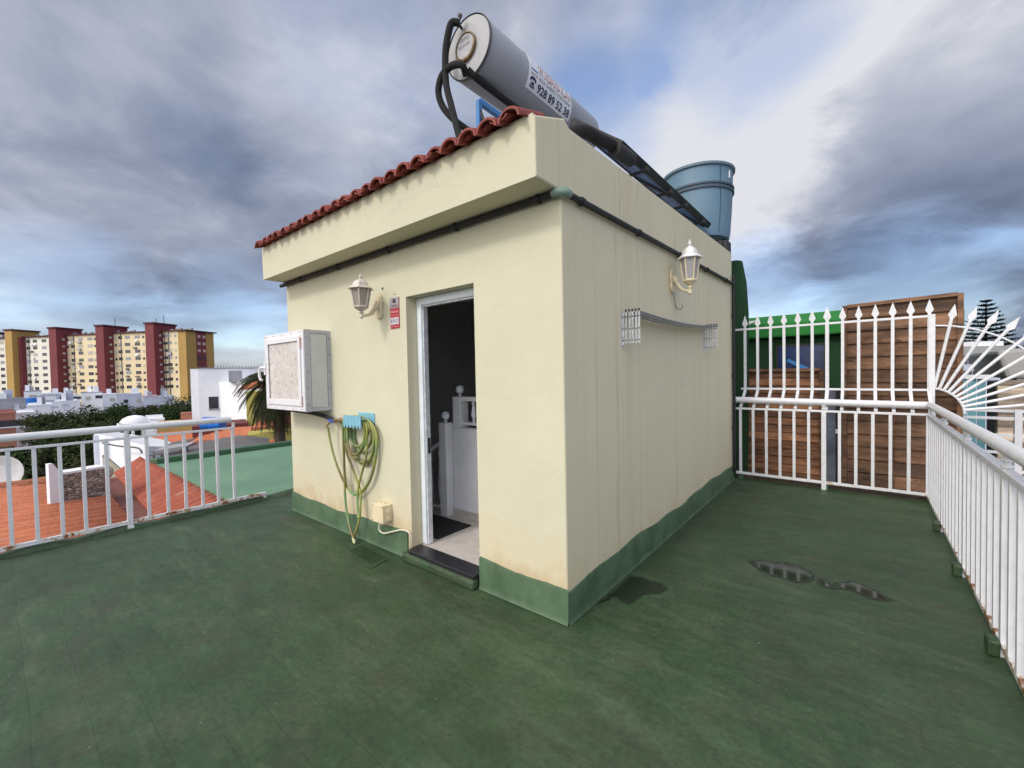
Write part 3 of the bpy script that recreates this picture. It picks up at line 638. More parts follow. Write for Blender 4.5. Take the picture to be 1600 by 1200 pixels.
# ------------------------------------------------------------------ hose hanger and hose
S = .18325
def hz(c, r, y): return un(500 + c * S, 640 + r * S, 'y', y)
hg = thing('hose_hanger', 'pale blue slotted plastic hose hanger on the wall below the cabinet', 'hose hanger', (-2.2, 0, 1.1))
pA, pB = hz(332, 20, -.001), hz(470, 95, -.001)
MB().box((pA.x, -.009, pB.z - .03), (pB.x, -.001, pA.z)).build('back_plate', 'hook_blue', hg, bevel=.003)
fA, fB = hz(202, 48, -.125), hz(352, 185, -.125)
hxL, hxR = fA.x, fB.x
# shelf arching out from the plate and a slotted lip in front
sh = MB()
def shelf(u, v):
    x = hxL + u * (hxR - hxL); prof = [(-.009, 1.090), (-.05, 1.115), (-.10, 1.118), (-.122, 1.125)][round(v * 3)]
    return (x, prof[0], prof[1])
sh.grid(shelf, 4, 3); so = sh.build('shelf', 'hook_blue', hg, smooth=True); sm = so.modifiers.new('solid', 'SOLIDIFY'); sm.thickness = .006
lipm = MB(); zt_, zb_ = fA.z + .004, fA.z - .105
n = 6; wv = (hxR - hxL) / (n * 2 - 1)
for i in range(n * 2 - 1):
    x = hxL + i * wv
    if i % 2 == 0: lipm.box((x, -.131, zb_), (x + wv, -.122, zt_))
    else: lipm.box((x, -.1285, zb_ + .014), (x + wv, -.1225, zt_ - .004))
lipm.build('slotted_lip', 'hook_blue', hg)
hl = MB()
for i in range(1, n * 2 - 1, 2): hl.lathe([(.006, 0), (.005, .001)], (hxL + (i + .5) * wv, -.1288, zb_ + .018), (0, -1, 0), 8)
hl.build('slot_holes', 'screw', hg)
hs = MB(); HR = .0105
def hpath(P, r=HR):
    hs.tube(cr([hz(*p) for p in P], 7), r, 10)
hpath([(70, 152, -.10), (85, 250, -.08), (120, 400, -.07), (170, 540, -.06), (230, 660, -.05), (290, 712, -.05), (330, 712, -.05), (390, 655, -.05), (440, 560, -.05), (468, 420, -.05), (486, 280, -.05), (470, 170, -.05), (415, 95, -.055), (350, 66, -.06)])
hpath([(350, 60, -.09), (260, 62, -.112), (200, 95, -.105), (200, 300, -.09), (208, 500, -.085), (212, 700, -.075), (225, 850, -.075), (250, 980, -.085), (283, 1095, -.105)])
hpath([(350, 66, -.10), (240, 95, -.10), (218, 180, -.09), (222, 340, -.075), (262, 460, -.06), (310, 590, -.055), (345, 720, -.055), (340, 900, -.075), (320, 990, -.09), (287, 1100, -.108)])
hpath([(280, 90, -.095), (350, 66, -.085), (392, 140, -.075), (403, 300, -.07), (390, 420, -.07), (360, 530, -.065), (330, 650, -.062), (318, 760, -.07), (325, 880, -.085), (333, 925, -.095)])
hpath([(330, 70, -.07), (240, 100, -.085), (232, 170, -.085), (236, 270, -.09), (262, 355, -.09), (308, 382, -.09), (355, 330, -.09), (378, 220, -.09), (372, 120, -.09), (340, 66, -.09)])
hpath([(330, 66, -.05), (235, 110, -.07), (214, 190, -.07), (228, 300, -.075), (262, 385, -.075), (308, 412, -.075), (350, 365, -.075), (392, 260, -.08), (398, 140, -.08), (345, 68, -.08)])
hpath([(300, 75, -.06), (255, 130, -.055), (256, 210, -.055), (280, 290, -.055), (330, 312, -.055), (365, 280, -.055), (420, 180, -.06), (400, 100, -.06), (340, 66, -.06)])
hpath([(300, 75, -.035), (270, 160, -.03), (290, 260, -.03), (330, 345, -.03), (385, 355, -.03), (430, 280, -.03), (440, 160, -.035), (400, 95, -.035), (345, 64, -.045)])
hpath([(310, 78, -.02), (292, 180, -.02), (300, 360, -.02), (345, 455, -.02), (405, 470, -.02), (445, 400, -.02), (465, 270, -.025), (455, 160, -.03), (400, 85, -.03), (345, 62, -.035)])
hpath([(330, 80, -.03), (262, 140, -.04), (240, 300, -.04), (290, 420, -.04), (350, 445, -.04), (420, 430, -.045), (458, 280, -.04), (440, 150, -.045), (380, 85, -.045), (340, 64, -.05)])
hpath([(340, 64, -.07), (222, 120, -.08), (206, 250, -.07), (208, 500, -.06), (225, 640, -.055), (285, 722, -.045), (345, 715, -.042), (410, 640, -.04), (455, 520, -.035), (478, 380, -.03), (470, 220, -.04), (420, 110, -.045), (345, 60, -.05)])
gh = thing('garden_hose', 'coiled yellow green garden hose hanging from the blue hanger down to the floor', 'hose', (-2.15, 0, 0))
hs.build('tube', 'hose', gh, smooth=True, angle=60)
q0, q1 = hz(283, 1092, -.106), hz(296, 1142, -.12)
MB().tube([q0, q0.lerp(q1, .6), q1], [.013, .014, .009], 10).build('nozzle', mk('pale_nozzle', (.52, .50, .28), None, .4), gh, smooth=True)

# ------------------------------------------------------------------ junction box + cable
jb = thing('junction_box', 'cream electrical junction box low on the wall left of the doorway', 'junction box', (-1.9, 0, .3))
a, b = un(583, 786, 'y', -.085), un(600, 818, 'y', -.085)
jx0, jx1, jz0, jz1 = a.x, b.x, min(b.z, a.z - .12), a.z
MB().box((jx0, -.085, jz0), (jx1, -.001, jz1)).build('body', 'jbox', jb, bevel=.006)
MB().box((jx0 - .004, -.097, jz0 - .004), (jx1 + .004, -.0855, jz1 + .004)).build('lid', 'jbox', jb, bevel=.004)
kn = MB()
for z in (jz0 + .03, jz0 + .09): kn.lathe([(.018, 0), (.016, .010), (.006, .011)], (jx1, -.045, z), (1, 0, 0), 12)
for x in (jx0 + .035, jx0 + .09): kn.lathe([(.018, 0), (.016, .008), (.006, .009)], (x, -.045, jz1), (0, 0, 1), 12)
kn.build('cable_entries', 'jbox', jb, smooth=True)
sc_ = MB()
for x in (jx0 + .006, jx1 - .006):
    for z in (jz0 + .008, jz1 - .008): sc_.lathe([(.005, 0), (.004, .002)], (x, -.097, z), (0, -1, 0), 8)
sc_.build('screws', 'screw', jb)
MB().tube(cr([(jx0 + .06, -.05, jz0 + .01), un(592, 826, 'y', -.05), un(599, 833, 'y', -.045), un(612, 831, 'y', -.03), un(628, 828, 'y', -.024), un(640, 833, 'y', -.02), un(641, 846, 'y', -.02), (DX0 - .006, -.015, .10)], 6), .0065, 8).build('cable', 'cable', jb, smooth=True)

# ------------------------------------------------------------------ floor drain, painted over
fd = thing('floor_drain', 'green painted slotted drain grate in the floor beside the doorstep', 'drain', (-1.82, -.19, 0))
dc = [un(540, 862, 'z', 0), un(580, 889, 'z', 0), un(613, 879, 'z', 0), un(566, 850, 'z', 0)]
o_ = dc[0]; ax = dc[1] - dc[0]; ay = dc[3] - dc[0]
MB().obox(o_ + Vector((0, 0, .0005)), ax, ay, (0, 0, .006)).build('rim', 'floor', fd, bevel=.003)
br_ = MB(); sl = MB()
for i in range(13):
    u = .05 + i * .9 / 13; br_.obox(o_ + ax * u + ay * .1 + Vector((0, 0, .0066)), ax * .032, ay * .8, (0, 0, .008))
    sl.obox(o_ + ax * (u + .034) + ay * .1 + Vector((0, 0, .0067)), ax * .033, ay * .8, (0, 0, .0012))
br_.build('grate_bars', 'floor', fd, bevel=.002); sl.build('slots', 'green_edge', fd)

# ------------------------------------------------------------------ puddles
def puddle(poly, label, mat='puddle'):
    """flat film of water: a fine sheet whose wetness fades across the outline"""
    P = [(p.x, p.y) for p in cr([un(u, v, 'z', .002) for u, v in poly + [poly[0]]], 4)[:-1]]; n = len(P)
    def sd(x, y):
        best = 9.; ins_ = False
        for i in range(n):
            ax, ay = P[i]; bx, by = P[(i + 1) % n]; ex, ey = bx - ax, by - ay
            t_ = max(0., min(1., ((x - ax) * ex + (y - ay) * ey) / (ex * ex + ey * ey + 1e-12)))
            best = min(best, math.hypot(x - ax - ex * t_, y - ay - ey * t_))
            if (ay > y) != (by > y) and x < ax + (y - ay) * ex / (ey if ey else 1e-9): ins_ = not ins_
        return best if ins_ else -best
    st_ = .009; x0_, y0_ = min(p[0] for p in P) - .04, min(p[1] for p in P) - .04
    nx, ny = int((max(p[0] for p in P) + .04 - x0_) / st_) + 1, int((max(p[1] for p in P) + .04 - y0_) / st_) + 1
    D_ = [[sd(x0_ + i * st_, y0_ + k * st_) for i in range(nx + 1)] for k in range(ny + 1)]
    ids = {}; vs = []; wv = []; fs = []
    def vid(i, k):
        if (i, k) not in ids:
            ids[(i, k)] = len(vs); vs.append((x0_ + i * st_, y0_ + k * st_, .003)); wv.append(max(0., min(1., .5 + D_[k][i] / .05)))
        return ids[(i, k)]
    for k in range(ny):
        for i in range(nx):
            if max(D_[k][i], D_[k][i + 1], D_[k + 1][i], D_[k + 1][i + 1]) > -.025: fs.append((vid(i, k), vid(i + 1, k), vid(i + 1, k + 1), vid(i, k + 1)))
    m = MB().add(vs, fs); o = m.build('puddle', mat); at = o.data.attributes.new('wet', 'FLOAT', 'POINT')
    for i, w_ in enumerate(wv): at.data[i].value = w_
    return tag(struct(o), label, 'puddle')
puddle([(1171, 877), (1190, 876), (1210, 880), (1224, 878), (1245, 884), (1262, 893), (1270, 901), (1264, 908), (1245, 909), (1222, 903), (1200, 896), (1182, 887)], 'long shallow puddle in the middle of the right terrace')
puddle([(1274, 905), (1286, 904), (1294, 911), (1302, 914), (1316, 911), (1330, 909), (1352, 916), (1376, 928), (1391, 938), (1370, 937), (1345, 928), (1320, 920), (1300, 919), (1282, 914)], 'narrow puddle trailing towards the right railing')
puddle([(937, 941), (952, 931), (966, 920), (980, 907), (992, 901), (1014, 907), (1030, 912), (1040, 921), (1024, 928), (1004, 929), (988, 941), (976, 941), (962, 932), (950, 938)], 'damp patch on the floor at the foot of the side wall', 'damp')

# ------------------------------------------------------------------ clothes airer on the side wall
rk = thing('clothes_airer', 'folded white and grey clothes airer fixed to the side wall under the lantern', 'clothes airer', (0, 1.8, 1.8))
def bracket(y, flip, z0, z1, dx):
    m = MB(); n = 6
    for i in range(n):
        x = .006 + i * dx; w_ = dx * .62
        m.box((x, y - .008 - .006 * (i % 2), z0 + .012 * (i > 0)), (x + w_, y - .002 - .006 * (i % 2), z1 + (.006 * i / n)))
    o = m.build('bracket', 'alu', rk, bevel=.002)
    rv = None
    for i in range(n):
        for z in (z0 + .035, (z0 + z1) / 2, z1 - .03): MB().lathe([(.006, 0), (.004, .003)], (.006 + i * dx + dx * .31, y - .0085 - .006 * (i % 2), z), (0, -1, 0), 8).build('rivet', 'screw', o)
    MB().box((.0005, y - .02, z0 - .005), (.005, y + .03, z1 + .004)).build('wall_strip', 'alu', o)
    k = MB()
    for i in range(1, n): k.lathe([(.007, 0), (.007, .016)], (.006 + i * dx + dx * .31, y - .012, z1 + .006), (0, 0, 1), 8)
    k.build('end_caps', 'black', o)
bracket(.79, 1, 1.682, 1.915, .0245)
bracket(2.86, -1, 1.70, 1.965, .0245)
for i in range(6):
    x = .02 + i * .0245
    P = [(x, .80 + 2.05 * u, 1.912 + .048 * u - .035 * math.sin(math.pi * u)) for u in [k / 10 for k in range(11)]]
    MB().tube(P, .0085, 8).build('rail', 'wire' if i % 2 else 'alu', rk, smooth=True)

# ------------------------------------------------------------------ solar water heater
sw = thing('solar_water_heater', 'grey cylindrical solar water heater with sticker and black pipes on the hut roof', 'solar heater', (-1.1, 1.6, 2.8))
TC = Vector((-1.257, .556, 4.285)); TR = .254; TL = 1.93
tk = MB().lathe([(TR - .03, 0.0), (TR - .004, .0), (TR, .006), (TR, TL - .07), (TR - .02, TL - .025), (TR - .07, TL), (.02, TL + .004)], TC, (0, 1, 0), 56).build('tank', 'tank', sw, smooth=True, angle=45)
MB().lathe([(TR + .002, -.012), (TR + .006, -.004), (TR + .006, .012), (TR + .002, .016)], TC, (0, 1, 0), 56, capends=False).build('rim_band', 'screw', tk, smooth=True)
MB().lathe([(.001, -.006), (TR - .006, -.005), (TR - .003, .004)], TC, (0, 1, 0), 48, capends=False).build('end_plate', 'tank_end', tk, smooth=True)
fc = TC + Vector((-.015, 0, .005))
MB().lathe([(.116, -.004), (.116, -.030), (.104, -.036), (.102, -.024)], fc, (0, 1, 0), 36, capends=False).build('flange_ring', 'rusty_ring', tk, smooth=True)
MB().lathe([(.001, -.030), (.098, -.029), (.103, -.022)], fc, (0, 1, 0), 36, capends=False).build('flange_cover', 'tank_end', tk, smooth=True)
vs, fs = text_mesh('TERMO', .05)
MB().add([(fc.x - .07 + v.x * .75, fc.y - .032, fc.z + .045 + v.y) for v in vs], fs).build('cover_lettering', 'greyprint', tk)
vs, fs = text_mesh('SOLAR 200 l', .034)
MB().add([(fc.x - .07 + v.x * .75, fc.y - .032, fc.z - .002 + v.y) for v in vs], fs).build('cover_lettering', 'greyprint', tk)
MB().lathe([(.012, -.03), (.012, -.04)], fc + Vector((0, 0, -.108)), (0, 1, 0), 8).build('cover_bolt', 'rusty_ring', tk)
# sticker wrapped on the drum
A0, A1, SY0, SY1 = R(-37), R(56), TC.y + .52, TC.y + 1.26
def cyl(a, y, r): return (TC.x + r * math.cos(a), y, TC.z + r * math.sin(a))
stm = MB().grid(lambda u, v: cyl(A0 + (A1 - A0) * v, SY0 + (SY1 - SY0) * u, TR + .0025), 6, 28)
stk = stm.build('sticker', 'sticker', tk, smooth=True)
def wrap_text(s, size, y0, amid, mat, width=None, hscale=1., bold=0.):
    vs, fs = text_mesh(s, size, 0, bold); xs = [v.x for v in vs]; k = width / (max(xs) - min(xs)) if width else 1; mn = min(xs)
    MB().add([cyl(amid + v.y * hscale / TR, y0 + (v.x - mn) * k, TR + .0050) for v in vs], fs).build('sticker_lettering', mat, stk)
wrap_text('928 89 52 38', .098, SY0 + .155, R(-31), 'navy', .555, 1.0, .002)
ph = MB()   # telephone mark
def sp_(poly, m=ph): m.add([cyl(R(-31) + b / TR, SY0 + .03 + a, TR + .005) for a, b in poly], [tuple(range(len(poly)))])
sp_([(.0, .055), (.008, .078), (.03, .088), (.065, .088), (.088, .078), (.096, .055), (.078, .050), (.070, .064), (.026, .064), (.018, .050)])
sp_([(.012, 0), (.084, 0), (.066, .05), (.058, .05), (.066, .012), (.030, .012), (.038, .05), (.030, .05)])
sp_([(.040, .018), (.056, .018), (.060, .030), (.056, .044), (.040, .044), (.036, .030)])
ph.build('telephone_mark', 'navy', stk)
wrap_text('ENERGIA SOLAR', .03, SY0 + .035, R(-8), 'redprint', .10, 1)
wrap_text('AGUA CALIENTE Y FONTANERIA', .045, SY0 + .155, R(-9), 'greyprint', .55, 1)
tri = MB(); tri.add([cyl(R(2) + b / TR, SY0 + .035 + a, TR + .005) for a, b in [(0, 0), (.115, 0), (.06, .10)]], [(0, 1, 2)])
tri.build('triangle_emblem', 'blueprint', stk)
wrap_text('WINDAND ALAN', .115, SY0 + .16, R(3), 'redprint', .56, 1.1, .001)
wrap_text('WINDAND ALAN', .115, SY0 + .163, R(26), 'navy', .55, .25, .001)
# pipes
def dT(u, v, y): return un(u, v, 'y', y)
yy = TC.y - .06
MB().tube(cr([dT(718, 36, yy), dT(706, 36, yy - .04), dT(700, 55, yy - .05), dT(696, 85, yy - .05), dT(697, 130, yy - .05), dT(705, 165, yy - .06), dT(714, 200, yy - .08), dT(722, 232, yy - .1)], 6), .029, 12).build('insulated_pipe', 'black_rubber', sw, smooth=True)
MB().tube(cr([dT(728, 118, yy + .03), dT(722, 102, yy - .03), dT(706, 103, yy - .05), dT(691, 118, yy - .05), dT(685, 142, yy - .05), dT(691, 165, yy - .03), dT(706, 184, yy + .0), dT(726, 200, yy + .05), dT(748, 214, yy + .12)], 6), .029, 12).build('insulated_pipe', 'black_rubber', sw, smooth=True)
MB().tube(cr([dT(719, 22, yy - .01), dT(717, 31, yy - .01), dT(712, 36, yy - .03)], 4), [.020] * 3 + [.013] * 6, 10).build('relief_valve', 'screw', sw, smooth=True)
MB().tube(cr([dT(712, 35, yy - .03), dT(717, 39, yy), dT(722, 45, TC.y + .01)], 4), .012, 8).build('valve_pipe', 'black', sw, smooth=True)
P0 = TC + Vector((.02, -.02, -.215))
MB().tube(cr([P0 + Vector((0, -.02, .0)), P0 + Vector((.05, .10, -.06)), P0 + Vector((.08, .35, -.095)), P0 + Vector((.1, .7, -.12)), P0 + Vector((.1, 1.0, -.2))], 6), .030, 10).build('insulated_pipe', 'black_rubber', sw, smooth=True)
# collector: low edge along the parapet, rising towards the tank
CY0, CY1 = 1.18, 3.80
lo = Vector((-.15, 0, 3.352)); sl_ = Vector((-1.0, 0, .80)).normalized(); nm = Vector((.80, 0, 1.0)).normalized()
CLN = .58
cf = MB()
for (o, a, b) in [(0, .0, .06), (CLN - .06, 0, .06)]:
    cf.obox(lo + sl_ * o + Vector((0, CY0, 0)) - nm * .058, sl_ * .075, (0, CY1 - CY0, 0), nm * .068)
for y in (CY0, (CY0 + CY1) / 2 - .06, CY1 - .05): cf.obox(lo + sl_ * .06 + Vector((0, y, 0)) - nm * .07, sl_ * (CLN - .12), (0, .05 if y != (CY0 + CY1) / 2 - .06 else .12, 0), nm * .078)
cf.build('collector_frame', 'black', sw, bevel=.005)
MB().obox(lo + sl_ * .03 + Vector((0, CY0 + .02, 0)) - nm * .05, sl_ * (CLN - .06), (0, CY1 - CY0 - .04, 0), nm * .008).build('collector_back', 'blue_back', sw)
MB().obox(lo + sl_ * .03 + Vector((0, CY0 + .02, 0)) + nm * -.012, sl_ * (CLN - .06), (0, CY1 - CY0 - .04, 0), nm * .006).build('collector_glass', 'window_blue', sw)
# blue steel stand
stnd = MB()
for y in (TC.y + 1.75,):
    stnd.box((-1.50, y - .02, 2.79), (-1.46, y + .02, 4.02)); stnd.box((-1.04, y - .02, 2.79), (-1.0, y + .02, 4.02)); stnd.box((-1.46, y - .018, 3.97), (-1.04, y + .018, 4.01))
    stnd.tube([(-1.02, y, 3.98), (-.18, y + .4, 3.15)], .018, 4, sq=True); stnd.tube([(-1.48, y, 3.9), (-1.02, y, 2.95)], .014, 4, sq=True)
stnd.build('stand', 'blue_steel', sw)
pf = dT(748, 158, .42); MB().box((pf.x - .018, pf.y - .018, 2.80), (pf.x + .018, pf.y + .018, pf.z)).build('stand_leg', 'blue_steel', sw)
MB().tube([pf, (pf.x + .02, pf.y + .8, pf.z - .03)], .02, 4, sq=True).build('stand_brace', 'blue_steel', sw)
MB().tube([pf + Vector((0, .0, -.05)), (pf.x + .25, pf.y + .1, 2.85)], .014, 6).build('stand_brace', 'black', sw)
MB().obox((-.13, 1.15, 2.965), (0, 2.75, .07), (.05, 0, 0), (0, 0, .075)).build('blue_batten', mk('bright_blue_paint', (.16, .34, .56), (.10, .25, .46), .5, 5), sw)
# fat insulated pipe along the corner to the collector
a = [un(905, 205, 'x', -.19), un(935, 217, 'x', -.18), un(962, 230, 'x', -.17), un(982, 243, 'x', -.16)]
MB().tube(cr([(-.30, .10, 2.80), (-.24, .20, 2.95)] + a, 6), .046, 12).build('insulated_pipe', 'black_rubber', sw, smooth=True)
MB().tube([un(960, 232, 'x', -.15), un(985, 250, 'x', -.15)], .058, 12).build('pipe_joint', 'black', sw, smooth=True)
for u in (.18, .42, .6, .86):
    y = CY0 + (CY1 - CY0) * u; MB().box((-.175, y - .03, 3.27), (-.125, y + .03, 3.31)).box((-.32, y - .012, 3.275), (-.1755, y + .012, 3.30)).build('collector_clamp', 'black', sw, bevel=.004)

# ------------------------------------------------------------------ blue tub
tb = thing('plastic_tub', 'large tapered blue plastic water tub behind the solar panel on the hut roof', 'tub', (-.45, 4.25, 3.2))
tc = und(1090, 279, 6.0)
pr = [(.36, -.92), (.39, -.91), (.405, -.85), (.425, -.55), (.436, -.32), (.438, -.27), (.442, -.02), (.462, -.01), (.462, .02), (.434, .02), (.428, -.3), (.38, -.86), (.001, -.86)]
MB().lathe(pr, tc, n=56, capends=False).build('body', 'blue_tub', tb, smooth=True, angle=40)
bd = MB()
for z in (-.235, -.285): bd.lathe([(.434, -.022), (.457, -.018), (.459, .006), (.437, .012)], tc + Vector((0, 0, z)), n=48, capends=False)
bd.build('hoop', mk('dark_blue_grey_band', (.05, .075, .10), None, .5), tb, smooth=True)
MB().lathe([(.446, -.012), (.470, -.008), (.472, .022), (.45, .028), (.434, .022)], tc, n=48, capends=False).build('rim', mk('grey_blue_rim', (.11, .17, .22), None, .5), tb, smooth=True)
pa = math.atan2(CAM.y - tc.y, CAM.x - tc.x) + R(38)
MB().tube([(tc.x + r * math.cos(pa + e), tc.y + r * math.sin(pa + e), tc.z + z) for r, z, e in ((.446, -.03, 0), (.442, -.28, .0), (.430, -.45, .03), (.417, -.7, .02), (.40, -.87, .0))], .006, 6).build('crack_line', mk('dark_seam', (.04, .07, .10), None, .6), tb)
MB().obox(tc + Vector((.446 * math.cos(pa + .35), .446 * math.sin(pa + .35), -.16)), (-.03, .05, 0), (.012, .008, 0), (0, 0, .10)).build('patch', 'whitecap', tb)
tbl = MB().box((-.50, 3.72, 3.05), (-.42, 4.19, 3.27)).box((-.06, 3.98, 3.045), (-.004, 4.19, 3.17)).box((-.40, 3.95, 3.02), (-.06, 4.18, 3.17))
tag(tbl.build('support_block', 'black'), 'dark block on the parapet under the blue tub', 'block')

# ------------------------------------------------------------------ railings
def rail_tube(mb, a, b, r): return mb.tube([a, b], r, 14)
# left railing (x = -4.35), ends level with the hut front
lr = thing('terrace_railing', 'white railing with rusty bottom rail along the left roof edge', 'railing', (-4.35, -2, 0))
XL = -4.35
MB().tube([(XL, -6.5, 1.032), (XL, -.37, 1.024)], .033, 14).build('handrail', 'white', lr, smooth=True)
MB().box((XL - .02, -6.5, .912), (XL + .02, -.335, .934)).build('top_rail', 'white', lr, bevel=.003)
MB().box((XL - .02, -6.5, .056), (XL + .02, -.02, .092)).build('bottom_rail', 'rusty', lr, bevel=.003)
MB().box((XL - .018, -.055, .0), (XL + .018, -.021, .0555)).build('end_foot', 'rusty', lr)
MB().box((XL - .02, -.355, .935), (XL + .02, -.335, .985)).build('end_bracket', 'white', lr)
bsrc = MB().box((XL - .014, -.370, .0925), (XL + .014, -.342, .9115)).build('baluster', 'white', lr, bevel=.002)
ys = [-.356 + .0 ]
for i in range(1, 40):
    y = -.356 - .1545 * i
    if y < -6.4: break
    if i % 6 == 0: continue
    inst(bsrc, lr, (0, y + .356 + random.uniform(-.006, .006), 0))
def post(x, y, mat, par, z0, zt, handz):
    m = MB().box((x - .022, y - .022, z0), (x + .022, y + .022, zt))
    o = m.build('post', mat, par, bevel=.003)
    MB().lathe([(.016, 0), (.024, .008), (.024, .02), (.014, .026), (.014, .032), (.024, .04), (.024, .052), (.016, .06), (.016, handz - zt)], (x, y, zt), n=14).build('turned_collar', mat, o, smooth=True)
    return o
for i in (6, 12, 18, 24, 30, 36): post(XL, -.356 - .1545 * i, 'white', lr, .0, .940, 1.0)
for i in (6, 12, 18): MB().box((XL - .026, -.356 - .1545 * i - .026, .001), (XL + .026, -.356 - .1545 * i + .026, .035)).build('post_foot', 'rusty', lr, bevel=.003)

# back fence (y = 4.287), leaning out above the handrail
bf = thing('security_fence', 'white spiked fence with outward leaning upper bars across the far terrace end', 'fence', (1, 4.287, 0))
YB, YU = 4.287, 4.59
MB().tube([(-.08, YB, 1.076), (1.93, YB, 1.058)], .040, 14).build('handrail', 'white', bf, smooth=True)
MB().box((-.08, YB - .018, .945), (1.93, YB + .018, .970)).build('lower_rail', 'white', bf, bevel=.003)
MB().box((-.03, YB - .02, .070), (1.94, YB + .02, .100)).build('bottom_rail', 'rusty2', bf, bevel=.003)
MB().box((.03, YU - .015, 1.200), (1.96, YU + .015, 1.225)).build('upper_rail', 'white', bf, bevel=.003)
MB().box((-.12, YU - .015, 2.030), (1.955, YU + .015, 2.056)).build('spear_rail', 'white', bf, bevel=.003)
SPH = [(0, .19), (.034, .062), (.012, .02), (.012, .0)]
def spearhead(p, d, side, sc=1.):
    p = Vector(p); d = Vector(d).normalized(); s_ = Vector(side); pts = [(-.012, 0), (.012, 0), (.014, .02), (.036, .055), (0, .175), (-.036, .055), (-.014, .02)]
    nn = d.cross(s_).normalized(); base = [p + s_ * a * sc + d * b * sc for a, b in pts]
    return MB().prism([q - nn * .006 for q in base], nn * .012)
nb = 13; sp0_ = None
for i in range(nb):
    x = .078 + i * (1.902 - .078) / 12; xu = .082 + i * (1.935 - .082) / 12
    if i == 0:
        b0 = MB().box((x - .0155, YB - .0155, .1005), (x + .0155, YB + .0155, .9445)).build('lower_bar', 'white', bf, bevel=.002)
        u0 = MB().tube([(xu, YB + .0, .9705), (xu, YB + .012, .985), (xu, YU - .004, 1.188), (xu, YU, 1.215), (xu, YU, 2.06)], .0155, 4, sq=True, up=(1, 0, 0)).build('spear_bar', 'white', bf)
        h0 = spearhead((xu, YU, 2.06), (0, 0, 1), (1, 0, 0)).build('spearhead', 'white', u0)
        xr, xur = x, xu
    elif i == 6:
        p_ = MB().box((x - .024, YB - .024, -.02), (x + .024, YB + .024, .9445)).build('post', 'white', bf, bevel=.003)
        MB().lathe([(.018, 0), (.026, .01), (.026, .025), (.016, .035), (.026, .045), (.026, .06), (.018, .07)], (x, YB, .9702), n=14).build('turned_collar', 'white', p_, smooth=True)
        u = MB().tube([(xu, YB + .0, .9705), (xu, YB + .012, .985), (xu, YU - .004, 1.188), (xu, YU, 1.215), (xu, YU, 2.06)], .019, 4, sq=True, up=(1, 0, 0)).build('spear_bar', 'white', bf)
        spearhead((xu, YU, 2.06), (0, 0, 1), (1, 0, 0), 1.15).build('spearhead', 'white', u)
    else:
        inst(b0, bf, (x - xr, 0, 0)); u = inst(u0, bf, (xu - xur, 0, 0)); inst(h0, u, (0, 0, 0)).location = h0.location
# end post of the spear panel
MB().box((1.930, YU - .026, .94), (1.982, YU + .026, 2.062)).build('end_post', 'white', bf, bevel=.003)
for y0 in (0,):
    pb = MB(); 
    for i in range(7): pb.tube([(1.945, YB, .15 + i * .12), (1.945, YB, .22 + i * .12)], .016, 8)
    pb.box((1.925, YB - .02, .0), (1.96, YB + .02, 1.03)); pb.build('corner_post', 'white', bf)
ft = thing('fence_sill', 'dark brown timber ledge under the far spiked fence', 'ledge', (.9, 4.4, 0))
MB().box((-.0, 4.345, -.15), (1.97, 4.44, .035)).build('beam', 'wood_ledge', ft, bevel=.008)
sb = MB()
for x in (.08, 1.005, 1.93): sb.box((x - .03, 4.27, .001), (x + .03, 4.344, .055))
sb.build('bearing_blocks', 'green_edge', ft, bevel=.004)

# sunburst of spears beyond the corner
sbt = thing('spiked_fan', 'white quarter circle fan of spears guarding the corner beyond the spiked fence', 'fence fan', (1.95, 4.59, .95))
SC = Vector((1.93, YU, .95))
def pol(a, r): return SC + Vector((math.sin(a) * r, 0, math.cos(a) * r))
MB().tube([pol(R(4 + k * 4.5), .285) for k in range(20)], .012, 8).build('inner_arc', 'white', sbt, smooth=True)
MB().tube([pol(R(3 + k * 4.6), .985) for k in range(20)], .010, 8).build('outer_arc', 'white', sbt, smooth=True)
for k in range(10):
    a = R(9.7 + k * 7.9); d = (pol(a, 1) - SC)
    o = MB().tube([pol(a, .285), pol(a, 1.06)], .015, 8).build('ray', 'white', sbt, smooth=True)
    spearhead(pol(a, 1.05), d, d.cross(Vector((0, 1, 0)))).build('spearhead', 'white', o)
# right railing (x = 1.918)
rr_ = thing('terrace_railing', 'white railing with closely spaced flat bars along the right roof edge', 'railing', (1.918, 0, 0))
XR = 1.918
MB().tube([(XR, 4.30, 1.062), (XR, -6.5, 1.08)], .036, 16).build('handrail', 'white', rr_, smooth=True)
MB().box((XR - .024, -6.5, .930), (XR + .024, 4.26, .962)).build('top_rail', 'white', rr_, bevel=.003)
MB().box((XR - .022, -6.5, .045), (XR + .022, 4.26, .075)).build('bottom_rail', 'rusty', rr_, bevel=.003)
b0 = MB().box((XR - .022, 4.14, .0755), (XR + .022, 4.17, .9295)).build('baluster', 'white', rr_, bevel=.002)
i = 0
for k in range(1, 67):
    if k % 7 == 6: continue
    inst(b0, rr_, (0, -.152 * k + random.uniform(-.006, .006), 0))
for k in range(6, 67, 7):
    y = 4.155 - .152 * k; post(XR, y, 'white', rr_, .0, .964, 1.03)
    MB().box((XR - .07, y - .045, .001), (XR - .023, y + .045, .085)).build('green_upstand', 'floor', rr_, bevel=.012)

